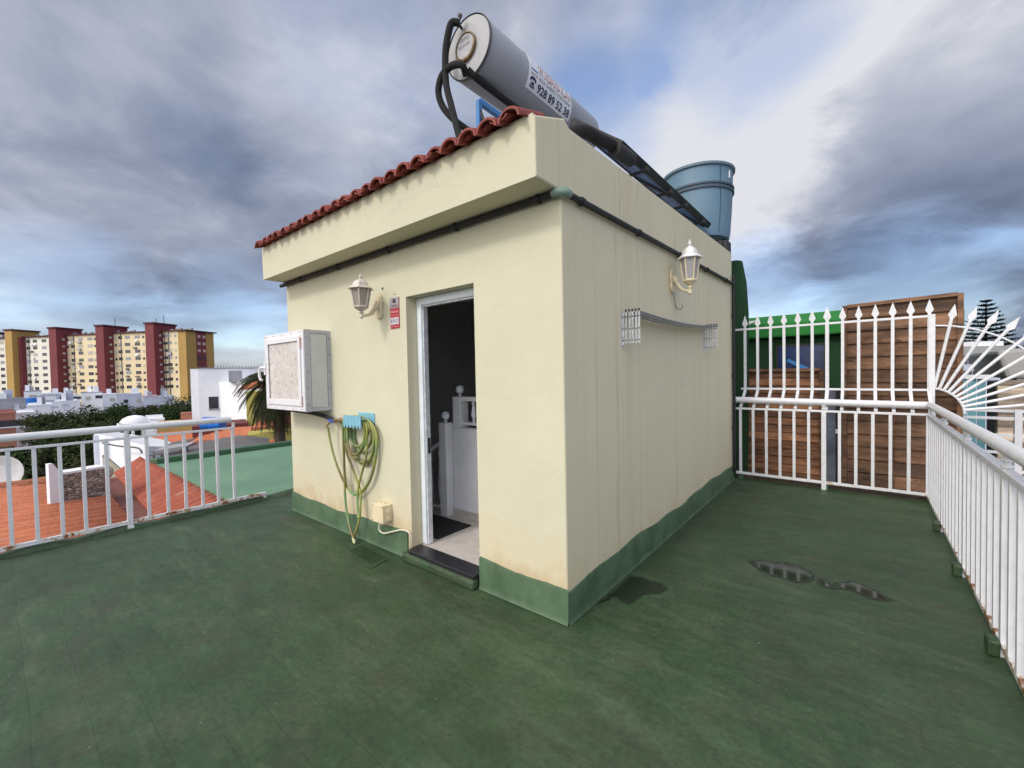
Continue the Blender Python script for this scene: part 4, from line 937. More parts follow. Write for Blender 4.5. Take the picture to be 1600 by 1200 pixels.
# ------------------------------------------------------------------ behind the far fence: panels, green kiosk, hedge column
def plank_panel(name, label, x0, x1, z0, z1, zr, y, mat, battens, rows):
    """z1 left top, zr right top"""
    o = thing(name, label, 'wood panel', ((x0 + x1) / 2, y, 0))
    m = MB(); h = (min(z1, zr) - z0) / rows
    for r in range(rows + 2):
        zb = z0 + r * h
        segs = [x0 + .03] + [b for b in battens] + [x1 - .03]
        for a, b in zip(segs, segs[1:]):
            def top(x): return z1 + (zr - z1) * (x - x0) / (x1 - x0) - .02
            za, zc = min(zb + h * 1.08, top(a)), min(zb + h * 1.08, top(b))
            if zb > min(za, zc) - .01: continue
            dy = random.uniform(0, .012)
            m.prism([(a + .002, y - .012 - dy, zb), (b - .002, y - .012 - dy, zb), (b - .002, y + .008, zc), (a + .002, y + .008, za)], (0, .018, 0))
    m.build('boards', mat, o, tone=6)
    f = MB()
    for x in [x0 + .02, x1 - .02]: 
        zt_ = z1 + (zr - z1) * (x - x0) / (x1 - x0)
        f.box((x - .025, y - .045, z0), (x + .025, y + .03, zt_))
    for x in battens: f.box((x - .006, y - .03, z0), (x + .006, y + .02, z1 + (zr - z1) * (x - x0) / (x1 - x0) - .02))
    f.prism([(x0 + .045, y - .04, z1 - .03), (x1 - .045, y - .04, zr - .03), (x1 - .045, y - .04, zr + .012), (x0 + .045, y - .04, z1 + .012)], (0, .06, 0))
    f.build('frame', 'wood_d', o, tone=6)
plank_panel('wood_panel', 'low reddish brown plank panel behind the fence next to the hut', -.12, .945, -1.2, 1.475, 1.470, 5.0, 'wood', [], 24)
plank_panel('wood_panel', 'tall brown plank panel with wide boards behind the fence corner', 1.152, 2.245, -1.2, 2.285, 2.315, 5.0, 'wood_d', [1.66], 21)
MB_ = MB()
gb = thing('block_pillar', 'blue grey block wall strip between the two plank panels', 'wall', (1.05, 5.1, 0))
for i in range(14): MB_.box((.96, 5.06, -1.2 + i * .172), (1.075, 5.2, -1.2 + i * .172 + .168))
MB_.box((.962, 5.07, -1.2), (1.073, 5.19, 1.19)); MB_.build('blocks', 'greyblock', gb)
MB().box((1.08, 5.05, -1.2), (1.145, 5.15, 1.19)).build('door_edge', 'black', gb); MB().box((1.075, 5.03, .60), (1.10, 5.049, .66)).build('lock', 'alu', gb)
kk = thing('green_kiosk', 'roof shed covered in artificial grass with a dark window behind the plank panels', 'shed', (.6, 7.4, 0))
MB().box((-.6, 6.62, -1.3), (2.4, 8.6, 2.0)).build('wall', 'grass_dark', kk)  # wall darker than the roof grass: overhang shade put into the colour
MB().prism([(-.75, 6.45, 2.02), (-.75, 6.45, 2.26), (-.75, 6.75, 2.42), (-.75, 9.0, 2.58), (-.75, 9.0, 2.02)], (3.2, 0, 0)).build('roof', 'grass_art', kk, bevel=.03)
wn = MB().box((.22, 6.585, 1.05), (.86, 6.619, 1.86)).build('window', 'window_blue', kk)
MB().obox((.34, 6.56, 1.60), (.30, 0, -.17), (0, .02, 0), (.03, 0, .05)).build('window_bar', 'blue_bar', wn)
wf = MB(); wf.box((.19, 6.575, 1.02), (.22, 6.62, 1.89)); wf.box((.86, 6.575, 1.02), (.89, 6.62, 1.89)); wf.box((.22, 6.575, 1.86), (.86, 6.62, 1.89)); wf.build('window_frame', 'black', wn)
hcl = tag(MB().lathe([(.10, -2), (.17, .5), (.18, 2.3), (.155, 2.75), (.10, 3.08), (.04, 3.10)], (-.115, 4.95, 0), n=10).build('hedge_column', 'grass_dark', smooth=True), 'tall narrow dark green artificial hedge column behind the far hut corner', 'hedge')
sl1 = thing('flood_lamp', 'small white floodlight sticking up on the green shed roof', 'lamp', (.04, 6.4, 2.4))
q = un(1172, 506, 'y', 6.3); MB().prism([q + Vector((-.10, 0, -.05)), q + Vector((.09, 0, .03)), q + Vector((.11, 0, .05)), q + Vector((-.10, 0, .05))], (0, .1, 0)).build('head', 'whitecap', sl1, bevel=.008)
q2 = q + Vector((-.06, .05, -.05)); MB().tube([q2, (q2.x, q2.y + .1, 2.2)], .02, 8).build('stalk', 'whitecap', sl1)

# second lower railing beyond the right edge
nr = thing('neighbour_railing', 'white horizontal bar railing on the roof beyond the right edge', 'railing', (2.8, 5.6, 0))
for z in (.925, .835, .63, .42, .20): MB().box((2.2, 5.585, z - .016), (5.2, 5.615, z + .016)).build('rail', 'white', nr)
for x in (2.785, 3.9, 5.1): MB().box((x - .03, 5.57, -.3), (x + .03, 5.63, .945)).build('post', 'white', nr)
# neighbouring roof on the right
nro = MB().box((2.15, 4.75, -6.5), (7.5, 9.5, -.25)).build('roof_terrace', 'wall_gr'); tag(nro, 'grey roof block under the horizontal bar railing on the right', 'building')
tg = thing('glass_screen', 'turquoise glass screen behind the spiked fan', 'glass screen', (2.9, 7, 0))
a = un(1497, 592, 'y', 7.2); b = un(1541, 592, 'y', 7.2)
w3 = (b.x - a.x) / 3
for i in range(3): MB().box((a.x + i * w3 + .012, 7.2 + .02 * i, -.25), (a.x + (i + 1) * w3, 7.22 + .02 * i, a.z)).build('pane', 'glass_t', tg)
MB().box((a.x, 7.17, a.z + .001), (b.x + .04, 7.28, a.z + .06)).build('head_rail', 'white', tg)
dp = tag(MB().box((b.x + .05, 7.1, -.25), (b.x + .22, 7.5, b.z - .03)).build('dark_pillar', 'black', bevel=.02), 'dark pillar between the turquoise screen and the stone clad wall', 'pillar')
sw2 = thing('stone_wall', 'beige stone clad wall at the right picture edge behind the fan', 'wall', (3.4, 6.8, 0))
a = un(1559, 594, 'y', 7.0); m = MB(); z = -.25; r = 0
while z < a.z:
    h = random.uniform(.07, .13); x = a.x
    while x < a.x + 3.5:
        l = random.uniform(.25, .7); m.box((x, 6.99 - random.uniform(0, .03), z), (min(x + l, a.x + 3.5) - .004, 7.15, min(z + h, a.z) - .004)); x += l
    z += h
m.build('cladding', 'ledge_stone', sw2, tone=6)
cn = thing('roof_canopy', 'large beige grey sloping canopy above the stone clad wall', 'canopy', (4, 7.6, 1.7))
a = un(1557, 548, 'y', 7.4); c1 = un(1572, 592, 'y', 7.4); c2 = un(1600, 537, 'y', 7.4)
MB().prism([a, a + Vector((3.2, 0, .28)), a + Vector((3.2, 0, -.45)), c1 + Vector((.1, 0, 0)), c1], (0, 2.2, 0)).build('hood', 'canopy', cn, bevel=.05)
MB().box((a.x + .2, 8.2, -.25), (a.x + .35, 8.35, a.z - .1)).build('leg', 'canopy', cn)
# grey house with windows far right
gh2 = thing('grey_house', 'grey house with rows of small windows seen through the spiked fan', 'house', (6, 22, 0))
def view_box(u0, u1, vt, dep, thick, zb):
    a = und(u0, vt, dep); b = und(u1, vt, dep); d = (b - a); d.z = 0; n = Vector((-d.y, d.x, 0)).normalized()
    if n.dot(fw) < 0: n = -n
    return a, d, n
a, d, n = view_box(1490, 1572, 556, 20, 5, 0)
MB().obox((a.x, a.y, -6.5), d, n * 5, (0, 0, 6.5 + a.z)).build('wall', 'wall_lav', gh2)
MB().obox(Vector((a.x, a.y, a.z + .002)) - n * .25 - d * .04, d * 1.1, n * 5.4, (0, 0, .42)).build('roof', 'canopy', gh2)
MB().obox(Vector((a.x, a.y, a.z + .43)) + d * .35, d * .6, n * 3, (0, 0, .22)).build('roof_box', 'wall_w', gh2)
for r, v in enumerate((562, 581)):
    for i in range(9):
        if i == 4: continue
        u = 1499 + i * 7.2; p = und(u, v, 20); q = Vector((p.x, p.y, 0)); t_ = (q - Vector((a.x, a.y, 0))).dot(d.normalized())
        MB().obox(Vector((a.x, a.y, p.z - .2)) + d.normalized() * t_ - n * .03, d.normalized() * .14, n * .04, (0, 0, .26)).build('window', 'glass_d', gh2)

# ------------------------------------------------------------------ roofs just beyond the left railing
GR = -.34
gs = MB().box((-10.55, .10, -1.0), (-3.3, 9.5, GR)).build('flat_roof', 'green_slab'); tag(gs, 'light green painted flat roof beyond the left railing', 'roof')
ge = tag(MB().prism([(-10.75, .02, -1.0), (-10.56, .10, -1.0), (-10.56, 9.6, -1.0), (-10.75, 9.6, -1.0)], (0, 0, .78)).build('roof_kerb', 'green_edge', bevel=.03), 'dark green raised kerb along the far edge of the light green roof', 'kerb')
tag(MB().box((-10.5, .105, -6.5), (-3.4, 9.4, -1.002)).build('house_block', 'wall_w'), 'pale house under the light green flat roof', 'house')

def corrugated(A, B, C, Dd, pitch, amp, mat, name, par, th=.03):
    """A->B is the direction across the waves; A->D along them"""
    A, B, C, Dd = map(Vector, (A, B, C, Dd)); L = (B - A).length; n = int(L / pitch) * 6
    nor = (B - A).cross(Dd - A).normalized()
    if nor.z < 0: nor = -nor
    m = MB()
    def fn(u, v):
        p = A.lerp(B, u).lerp(Dd.lerp(C, u), v); i = u * n
        return p + nor * (amp * math.sin(2 * math.pi * i / 6) + .006 * math.sin(i * .37 + v * 7))
    m.grid(fn, n, 6)
    o = m.build(name, mat, par, smooth=True, angle=80)
    s = o.modifiers.new('solid', 'SOLIDIFY'); s.thickness = th; s.offset = -1
    return o
lro = thing('tiled_roof', 'orange corrugated neighbour roof below the left railing', 'roof', (-8, -3, -.6))
corrugated((-11.2, -.80, -.60), (-4.5, -1.00, -.56), (-4.5, -7, -.28), (-11.2, -7, -.30), .26, .085, 'roof_or', 'roof_sheet', lro)
cpx = MB()
for i in range(26):
    y = -.9 - i * .24; cpx.tube([(-11.2, y + .13, -.52 + .012 * (i % 2)), (-11.2, y - .12, -.50 + .01 * (i % 3))], [.14, .115], 10)
cpx.build('ridge_caps', 'cap', lro, smooth=True)
MB().box((-11.2, -7, -6.5), (-4.5, -.2, -.95)).build('house_wall', 'wall_w', lro)
rro = thing('tiled_roof', 'red corrugated roof strip between the orange roof and the light green roof', 'roof', (-8, -.2, -.5))
corrugated((-11.9, -.40, -.66), (-4.5, -.70, -.60), (-4.5, .09, -.40), (-11.9, .09, -.36), .235, .082, 'roof_rd', 'roof_sheet', rro)
gut = tag(MB().prism([(-11.6, -.42, -.70), (-4.5, -.66, -.66), (-4.5, -1.03, -.66), (-11.6, -.84, -.70)], (0, 0, .04)).build('roof_valley', 'roof_mr'), 'dull maroon valley gutter between the orange and red roofs', 'gutter')

# stone enclosure with white lattice pillar on the orange roof
sen = thing('stone_enclosure', 'low rubble stone wall with a white pillar standing on the orange roof', 'wall', (-9.3, -1.1, -.5))
a = un(98, 790, 'z', -.52); b = un(168, 775, 'z', -.52)
d = (b - a); d.z = 0; n = Vector((-d.y, d.x, 0)).normalized(); n = n if n.x < 0 else -n
hh = und(110, 742, (a - CAM).dot(fw)).z
MB().obox(Vector((a.x, a.y, -.75)), d, n * .3, (0, 0, .75 + hh)).build('stone_wall', 'stone', sen)
MB().obox(Vector((a.x, a.y, hh + .001)), d, n * .3, (0, 0, .035)).build('wall_cap', 'wall_w', sen)
pz = und(88, 722, (a - CAM).dot(fw)).z; e = d.normalized()
MB().prism([Vector((a.x, a.y, -.75)) - e * .15 - n * .02, Vector((a.x, a.y, -.75)) - e * .001 - n * .02, Vector((a.x, a.y, hh + .03)) - e * .001 - n * .02, Vector((a.x, a.y, pz)) - e * .10 - n * .02, Vector((a.x, a.y, pz)) - e * .15 - n * .02], n * .1).build('white_pillar', 'wall_w', sen)
wt = tag(MB().lathe([(.04, -.12), (.20, -.11), (.25, -.04), (.25, .05), (.20, .11), (.05, .14)], und(148, 740, (b - CAM).dot(fw) + .15), n=20).build('round_tank', mk('cream_tank', (.55, .50, .40), None, .6), smooth=True), 'squat cream water tank behind the rubble stone wall', 'tank')
# beige louvred gable
lg = thing('slatted_gable', 'beige slatted gable leaning beside the red roof strip', 'gable', (-12, -.6, -.4))
dep = (und(180, 740, 12) - CAM).length * 0 + 12.3
g0, g1, g2 = und(163, 714, dep), und(196, 742, dep), und(166, 756, dep)
for k in range(9):
    u = k / 9; p = g0.lerp(g2, u); q = g1.lerp(g2.lerp(g1, .93), u)
    MB().tube([p, q], .035, 6).build('slat', mk('beige_slat', (.42, .37, .28), None, .8) if k == 0 else bpy.data.materials['beige_slat'], lg)
MB().prism([g0 + Vector((-.2, 0, 0)), g1 + Vector((-.2, 0, 0)), g1 + Vector((-.2, 0, -.9)), g0 + Vector((-.2, 0, -.9))], (-.15, .0, 0)).build('backing', 'wall_gr', lg)
MB().obox(g0 + Vector((0, -.05, -.02)), g1 - g0, (-.35, .10, 0), (0, 0, .06)).build('verge', bpy.data.materials['beige_slat'], lg)
# satellite dish
sd = thing('satellite_dish', 'pale satellite dish on the orange roof at the left picture edge', 'satellite dish', (-10.5, -2.3, -.5))
c = und(-4, 742, 9.2); dn = (CAM - c).normalized(); dn = (dn + Vector((.3, -.5, .35))).normalized()
MB().lathe([(.001, -.07), (.18, -.052), (.32, -.012), (.40, .03), (.41, .03), (.33, -.022), (.18, -.064), (.001, -.085)], c, dn, 32, capends=False).build('reflector', mk('dish_paint', (.60, .58, .58), (.46, .42, .40), .5, 4), sd, smooth=True)
MB().tube([c - dn * .08, c - dn * .2 + Vector((0, 0, -.1)), Vector((c.x, c.y, -.6)) - dn * .2], .025, 8).build('mast', 'screw', sd)
MB().tube([c - Vector((0, 0, .38)), c + dn * .42 - Vector((0, 0, .08))], .012, 8).build('feed_arm', 'screw', sd)
MB().lathe([(.03, 0), (.04, .05), (.03, .1)], c + dn * .38 - Vector((0, 0, .07)), -dn, 10).build('feed_horn', 'brown', sd, smooth=True)

# ------------------------------------------------------------------ ground and town
g = MB().grid(lambda u, v: (-4000 + 8000 * u, -4000 + 8000 * v, -6.6), 8, 8).build('ground', 'ground'); struct(g)
hills = MB()
def hillf(u, v):
    a = R(60 + 180 * u); h = [0, 14 + 10 * math.sin(u * 21) + 6 * math.sin(u * 47), 0][round(v * 2)]; r = [1500, 1800, 2300][round(v * 2)]
    return (r * math.cos(a), r * math.sin(a), -6.6 + max(0, h))
hills.grid(hillf, 80, 2); struct(hills.build('distant_hills', mk('far_hills', (.13, .15, .17), None, .9, .01), smooth=True))

def facing(u0, u1, v, dep):
    """front edge of a box that faces the terrace, with its depth running straight back"""
    m = und((u0 + u1) / 2, v, dep); n = Vector((m.x - CAM.x, m.y - CAM.y, 0)).normalized(); e = Vector((n.y, -n.x, 0))
    out = []
    for u in (u0, u1):
        d = fw * F + rt * (u - 800) - up * (v - 600); d.z = 0
        t_ = ((m - CAM).dot(n)) / d.dot(n); out.append(Vector((CAM.x + d.x * t_, CAM.y + d.y * t_, m.z)))
    return out[0], out[1], n
def house(name, label, u0, u1, vt, dep, thick, mat, wins=(), parapet=.25, roofmat=None, skew=0., extra=None, group=None):
    a, b, n = facing(u0, u1, vt, dep); d = b - a; e = d.normalized()
    o = thing(name, label, 'house', (a + d * .5 + n * thick * .5).xy.to_3d() + Vector((0, 0, -6.6)), group)
    MB().obox((a.x, a.y, -6.6), d, n * thick, (0, 0, 6.6 + a.z - .12)).build('wall', mat, o)
    z = a.z - .118
    for q, dd_, h_ in ((Vector((a.x, a.y, z)) - n * .06 - e * .06, d + e * .12, .2), (Vector((a.x, a.y, z)) + n * (thick - .2), d, .2)):
        MB().obox(q, dd_, n * .2, (0, 0, h_)).build('parapet', roofmat or mat, o)
    rg = random.Random(name + label); L_ = d.length
    for k in range(rg.choice((1, 2, 2)) if dep > 50 else 0):
        f0 = rg.uniform(.05, .6); MB().obox(Vector((a.x, a.y, z)) + d * f0 + n * rg.uniform(1, thick * .5), d * rg.uniform(.18, .34), n * 2.2, (0, 0, rg.uniform(.9, 1.9))).build('roof_hut', rg.choice(['wall_w', 'wall_w', 'wall_lav', 'wall_gr']), o)
    s = dep / F
    for (wu, wv, ww, wh, wm) in wins:
        p = a + e * ((wu - u0) * s)
        zc = und((u0 + u1) / 2, wv, dep).z
        f = MB().obox(Vector((p.x, p.y, zc - wh * s)) - n * .05, e * ww * s, n * .1, (0, 0, wh * s)).build('window', wm, o)
        MB().obox(Vector((p.x, p.y, zc - wh * s - .12)) - n * .10 - e * .05, e * (ww * s + .1), n * .09, (0, 0, .1)).build('sill', 'wall_w', f)
    return o, a, e, n
G = 'low houses in front of the apartment block'
house('low_house', 'long low lavender house with white shutters below the red towers', 182, 222, 616, 96, 9, 'wall_lav', [(190, 624, 5, 6, 'glass_d'), (205, 624, 4, 7, 'shutter'), (214, 634, 4, 6, 'glass_d')], group=G)
house('low_house', 'lavender house with a pink strip wall right of the long lavender house', 223, 246, 619, 90, 9, 'wall_lav', [(229, 633, 4, 6, 'glass_d'), (238, 640, 4, 7, 'glass_d')], roofmat='wall_pk', group=G)
house('low_house', 'pale lavender house at the end of the row near the ochre tower', 246, 272, 620, 84, 9, 'wall_lav', [(252, 632, 5, 7, 'shutter'), (263, 632, 4, 6, 'glass_d')], group=G)
house('low_house', 'white house with a dark flat roof canopy between red towers', 126, 160, 613, 112, 9, 'wall_w', [(131, 619, 6, 6, 'shutter'), (142, 618, 8, 5, 'glass_d')], roofmat='wall_gr', group=G)
house('low_house', 'white house block left of the lavender row', 160, 182, 616, 108, 9, 'wall_w', [(168, 622, 6, 5, 'shutter')], group=G)
house('low_house', 'white house with shaded loggia under the second red tower', 98, 124, 617, 100, 8, 'wall_w', [(100, 620, 18, 4, 'glass_d')], group=G)  # loggia shade put in as a flat dark panel, no recess behind it
house('low_house', 'white house with a grey canopy at the foot of the ochre tower', 37, 65, 611, 104, 9, 'wall_w', [(42, 617, 8, 6, 'shutter'), (54, 617, 6, 6, 'wall_lav')], roofmat='wall_gr', group=G)
house('low_house', 'pale grey sided house right of the canopy house', 65, 97, 615, 98, 9, 'wall_lav', [(68, 619, 12, 5, 'wall_w'), (84, 620, 8, 5, 'glass_d')], roofmat='wall_w', group=G)
house('low_house', 'grey concrete house with cluttered roof at the left edge', -30, 40, 624, 66, 8, 'wall_gr', [(3, 632, 5, 7, 'wall_lav'), (28, 628, 8, 8, 'wall_lav'), (14, 634, 6, 5, 'glass_d')], group=G)
house('low_house', 'bright white house with plain wall above the tree crowns', 84, 122, 627, 64, 8, 'wall_w', [(92, 631, 8, 4, 'wall_lav')], group=G)
house('low_house', 'white plain house with a tiny vent left of the trees', 41, 84, 633, 54, 8, 'wall_w', [(51, 641, 1.5, 2, 'glass_d'), (66, 636, 9, 3, 'wall_lav')], group=G)
house('low_house', 'white gable end beside the salmon building', 24, 54, 645, 46, 7, 'wall_w', [(42, 651, 4, 1, 'wall_gr')], group=G)
o, a, e, n = house('salmon_house', 'salmon fronted house with a dark open loggia at the left picture edge', -40, 24, 646, 40, 6, 'salmon', [(-30, 658, 53, 10, 'glass_d')])  # open loggia drawn as a dark panel, its shade put into the colour
tag(MB().lathe([(1.6, 0), (1.6, 1.2), (1.5, 1.3)], und(52, 632, 82), n=20).build('blue_tank', 'bluetarp', smooth=True), 'blue round tank in front of the white canopy house', 'tank')
# domed gazebo
gz = thing('domed_pavilion', 'white domed pavilion among the dark trees', 'pavilion', und(212, 690, 34))
c = und(211, 661, 34)
MB().lathe([(.95, 0), (.93, .12), (.75, .38), (.42, .56), (.02, .64)], c, n=24).build('dome', 'wall_w', gz, smooth=True)
MB().obox(c + Vector((-1.3, -.9, -.18)), (2.4, .6, 0), (-.5, 1.8, 0), (0, 0, .17)).build('cornice', 'wall_w', gz)
for (i, j) in ((0, 0), (1, 0), (0, 1), (1, 1)):
    p = c + Vector((-1.2, -.85, -.19)) + Vector((2.2, .55, 0)) * i + Vector((-.45, 1.6, 0)) * j
    MB().lathe([(.10, 0), (.10, c.z - .19 + 6.6)], (p.x, p.y, -6.6), n=10).build('column', 'wall_w', gz, smooth=True)
house('low_house', 'white walled house right of the domed pavilion', 226, 256, 655, 38, 5, 'wall_w', [(236, 664, 5, 7, 'wall_lav')], group=G)

# white modern house
mh = thing('white_modern_house', 'white cube shaped house with a small dark window left of the palm', 'house', und(340, 640, 34))
def vbox(u0, u1, vt, dep, thick, mat, name, par, skew=0, zb=-6.6):
    a, b, n = facing(u0, u1, vt, dep); d = b - a
    o = MB().obox((a.x, a.y, zb), d, n * thick, (0, 0, a.z - zb)).build(name, mat, par); return o, a, d.normalized(), n
o1, a1, e1, n1 = vbox(309, 400, 576, 36, 6, 'wall_w', 'tall_block', mh, .02)
vbox(297, 309, 576.5, 36.4, 5.8, 'wall_w', 'edge_block', mh, .0)
fa_, fb_ = und(338, 597, 36.0), und(420, 597, 31.5); fb_.z = fa_.z; fd_ = fb_ - fa_; fn_ = Vector((-fd_.y, fd_.x, 0)).normalized(); fn_ = fn_ if fn_.dot(fw) > 0 else -fn_
MB().obox(Vector((fa_.x, fa_.y, -6.6)), fd_, fn_ * 1.2, (0, 0, fa_.z + 6.6)).build('front_block', 'wall_w', mh)
vbox(357, 378, 579, 33.9, 1.0, 'wall_gr', 'roof_box', mh, 0, und(360, 597.5, 33.9).z)
pw = und(326, 620, 35.3)
wq = MB().obox(Vector((pw.x, pw.y, und(326, 639, 35.3).z)), e1 * .66, n1 * .3, (0, 0, 1.0)).build('window', 'glass_d', mh)
MB().obox(Vector((pw.x, pw.y, und(326, 641, 35.3).z)) - n1 * .05 - e1 * .04, e1 * .74, n1 * .3, (0, 0, .09)).build('sill', 'wall_gr', wq)
cop = MB(); cop.obox(Vector((a1.x, a1.y, a1.z + .002)) - n1 * .05, e1 * 4.9, n1 * .2, (0, 0, .08)); cop.build('coping', 'wall_gr', mh)
rs = MB()
for i in range(22): rs.tube([Vector((a1.x, a1.y, a1.z + .08)) + e1 * (i * .22), Vector((a1.x, a1.y, a1.z + .24)) + e1 * (i * .22)], .02, 4)
rs.build('roof_spikes', 'screw', mh)
# maroon wall, tile strip, blue drum
mr = thing('maroon_house', 'maroon house with an orange tile strip in front of the white modern house', 'house', und(340, 680, 24))
o, a, e, n = vbox(300, 388, 664, 24, 3, 'wall_mar', 'wall', mr, .02)
tl = MB()
p = und(232, 688, 23.5); q = und(386, 677, 23.5)
MBm = MB(); dd = q - p; ee = dd.normalized(); nn = Vector((-dd.y, dd.x, 0)).normalized(); nn = nn if nn.dot(fw) > 0 else -nn
for i in range(24): MBm.tube([p + dd * (i / 23) - nn * .5 - Vector((0, 0, .28)), p + dd * (i / 23) + nn * .9 + Vector((0, 0, .18))], .16, 8)
MBm.build('tile_strip', 'roof_or', mr, smooth=True)
MB().obox(p - nn * .5 - Vector((0, 0, 5)), dd, nn * 1.2, (0, 0, 4.75)).build('wall', 'wall_mar', mr)
oc = thing('ochre_house', 'ochre house wall behind the left railing end', 'house', und(290, 665, 28))
vbox(245, 318, 661, 29, 3, 'wall_o', 'wall', oc); vbox(282, 300, 645, 30.5, 1, 'salmon', 'chimney_wall', oc)
bd_ = und(318, 661.5, 21); e_ = rt
tag(MB().tube([bd_ - e_ * .02, bd_, bd_ + e_ * .95, bd_ + e_ * .98], [.22, .31, .31, .2], 20).build('blue_drum', 'bluetarp', smooth=True), 'bright blue drum lying above the end of the left handrail', 'drum')
# grey roof and white mono-pitch house
grf = thing('grey_roof_house', 'low house with a dull grey felt roof beyond the green kerb', 'house', und(350, 700, 17))
P = [und(255, 712, 14.5), und(420, 700, 14.0), und(420, 684, 20), und(372, 680, 20.5), und(318, 690, 19)]
zc = min(p.z for p in P); MB().add(P + [p + Vector((0, 0, -2.5)) for p in P], [(0, 1, 2, 3, 4), (9, 8, 7, 6, 5)] + [(i, 5 + i, 5 + (i + 1) % 5, (i + 1) % 5) for i in range(5)]).build('roof', 'roof_grey', grf)
MB().box((P[0].x - 1.5, P[0].y, -6.6), (P[1].x, P[1].y + 1, zc - 2.5)).build('wall', 'wall_gr', grf)
wh = thing('white_shed_house', 'white house with a sloping flat roof behind the red roof strip', 'house', und(200, 720, 17))
P = [und(147, 676, 17), und(232, 697, 15.6), und(300, 700, 17.5), und(250, 686, 21), und(165, 672, 21)]
MB().add(P + [Vector((p.x, p.y, -6.6)) for p in P], [(0, 1, 2, 3, 4), (9, 8, 7, 6, 5)] + [(i, 5 + i, 5 + (i + 1) % 5, (i + 1) % 5) for i in range(5)]).build('wall', 'wall_w', wh)
MB().tube(cr([und(160, 692, 15.9), und(185, 697, 15.7), und(215, 700, 15.3), und(222, 708, 15.2)], 5), .03, 6).build('cable', 'screw', wh)
MB().obox(und(150, 684, 16.4) + Vector((0, -.02, -2.2)), (und(156, 684, 16.4) - und(150, 684, 16.4)), (-.1, -.05, 0), (0, 0, 2.3)).build('shaded_pilaster', 'wall_lav', wh)  # pilaster shade put into the colour with the darker lavender render
aw = thing('tilted_rack', 'grey rack of tilted panels on the white house roof', 'rack', und(265, 712, 14))
for k, (u, v, l) in enumerate([(232, 713, 48), (240, 706, 52), (252, 700, 40)]):
    p = und(u, v, 14.2 + k * .5); q = und(u + l, v - 8, 14.6 + k * .5)
    MB().obox(p, q - p, Vector((-.25, .35, .10)), (0, 0, .03)).build('panel', 'wall_gr' if k % 2 else 'roof_grey', aw)
    MB().tube([p, p - Vector((0, 0, .6))], .03, 6).build('leg', 'screw', aw)
    MB().tube([q, q - Vector((0, 0, .8))], .03, 6).build('leg', 'screw', aw)

# yellow house with tile roofs behind the palm
yh = thing('yellow_house', 'mustard yellow house with orange tile eaves behind the palm', 'house', und(430, 660, 25))
o, a, e, n = vbox(384, 470, 612, 27, 4, 'wall_y', 'wall', yh)
vbox(386, 470, 677, 22.5, 2, 'wall_y', 'garden_wall', yh)
def tile_eave(u0, v0, u1, v1, dep, n_, par, run=.9, rise=.45):
    p = und(u0, v0, dep); q = und(u1, v1, dep); dd = q - p; nn = Vector((-dd.y, dd.x, 0)).normalized(); nn = nn if nn.dot(fw) > 0 else -nn
    m = MB()
    for i in range(n_): m.tube([p + dd * (i / (n_ - 1)), p + dd * (i / (n_ - 1)) + nn * run + Vector((0, 0, rise))], dd.length / n_ * .52, 8)
    m.build('roof_tiles', 'roof_or', par, smooth=True)
tile_eave(378, 608, 466, 600, 26.3, 18, yh); tile_eave(396, 670, 466, 662, 22.2, 16, yh); tile_eave(392, 697, 440, 692, 20.5, 9, yh, .3, .12)
for u in (396, 425, 449): 
    p = und(u, 640, 26.9); MB().obox(p - n * .06, e * .8, n * .1, (0, 0, .9)).build('window', 'glass_d', yh)

# ------------------------------------------------------------------ apartment block
ap = thing('apartment_block', 'long cream apartment block with dark red and ochre towers on the skyline', 'apartment block', (-220, 30, -6.6))
AO = Vector((-193.3, 44.2, 0)); AU = Vector((-.873, -.488, 0)).normalized(); AB = Vector((-AU.y * -1, 0, 0)); AB = Vector((AU.y, -AU.x, 0))
if AB.dot(Vector((-1, .2, 0))) < 0: AB = -AB
def fac_t(u, off=0.):
    """distance along the facade (to the left) at picture column u"""
    d = fw * F + rt * (u - 800); d.z = 0
    o = AO + AB * off; # solve CAM + s d = o + t AU
    det = d.x * (-AU.y) - d.y * (-AU.x); rx, ry = o.x - CAM.x, o.y - CAM.y
    s = (rx * (-AU.y) - ry * (-AU.x)) / det; t_ = (d.x * ry - d.y * rx) / det
    return t_
ZB, ZR = -6.6, 19.6; FL = 2.72
ltot = fac_t(-45)
def fbox(t0, t1, b0, b1, z0, z1, name, mat, par=ap):
    return MB().obox(AO + AU * t0 + AB * b0 + Vector((0, 0, z0)), AU * (t1 - t0), AB * (b1 - b0), (0, 0, z1 - z0)).build(name, mat, par)
tA, tB = fac_t(281), fac_t(100)
fbox(fac_t(281), fac_t(105), 0, 12, ZB, ZR, 'wall', 'apt_cream'); fbox(fac_t(105), ltot, 0, 12, ZB, ZR, 'wall', 'apt_pale')
fbox(0, fac_t(281), 0, 12, ZB, ZR, 'end_wall', 'apt_yel')
fbox(-.9, ltot, -.7, 12.7, ZR + .003, ZR + .45, 'roof_edge', 'apt_cap')
fbox(-.12, .0, 4.3, 8.4, ZB, ZR - .01, 'end_stripe', 'apt_red')
TP = 3.5
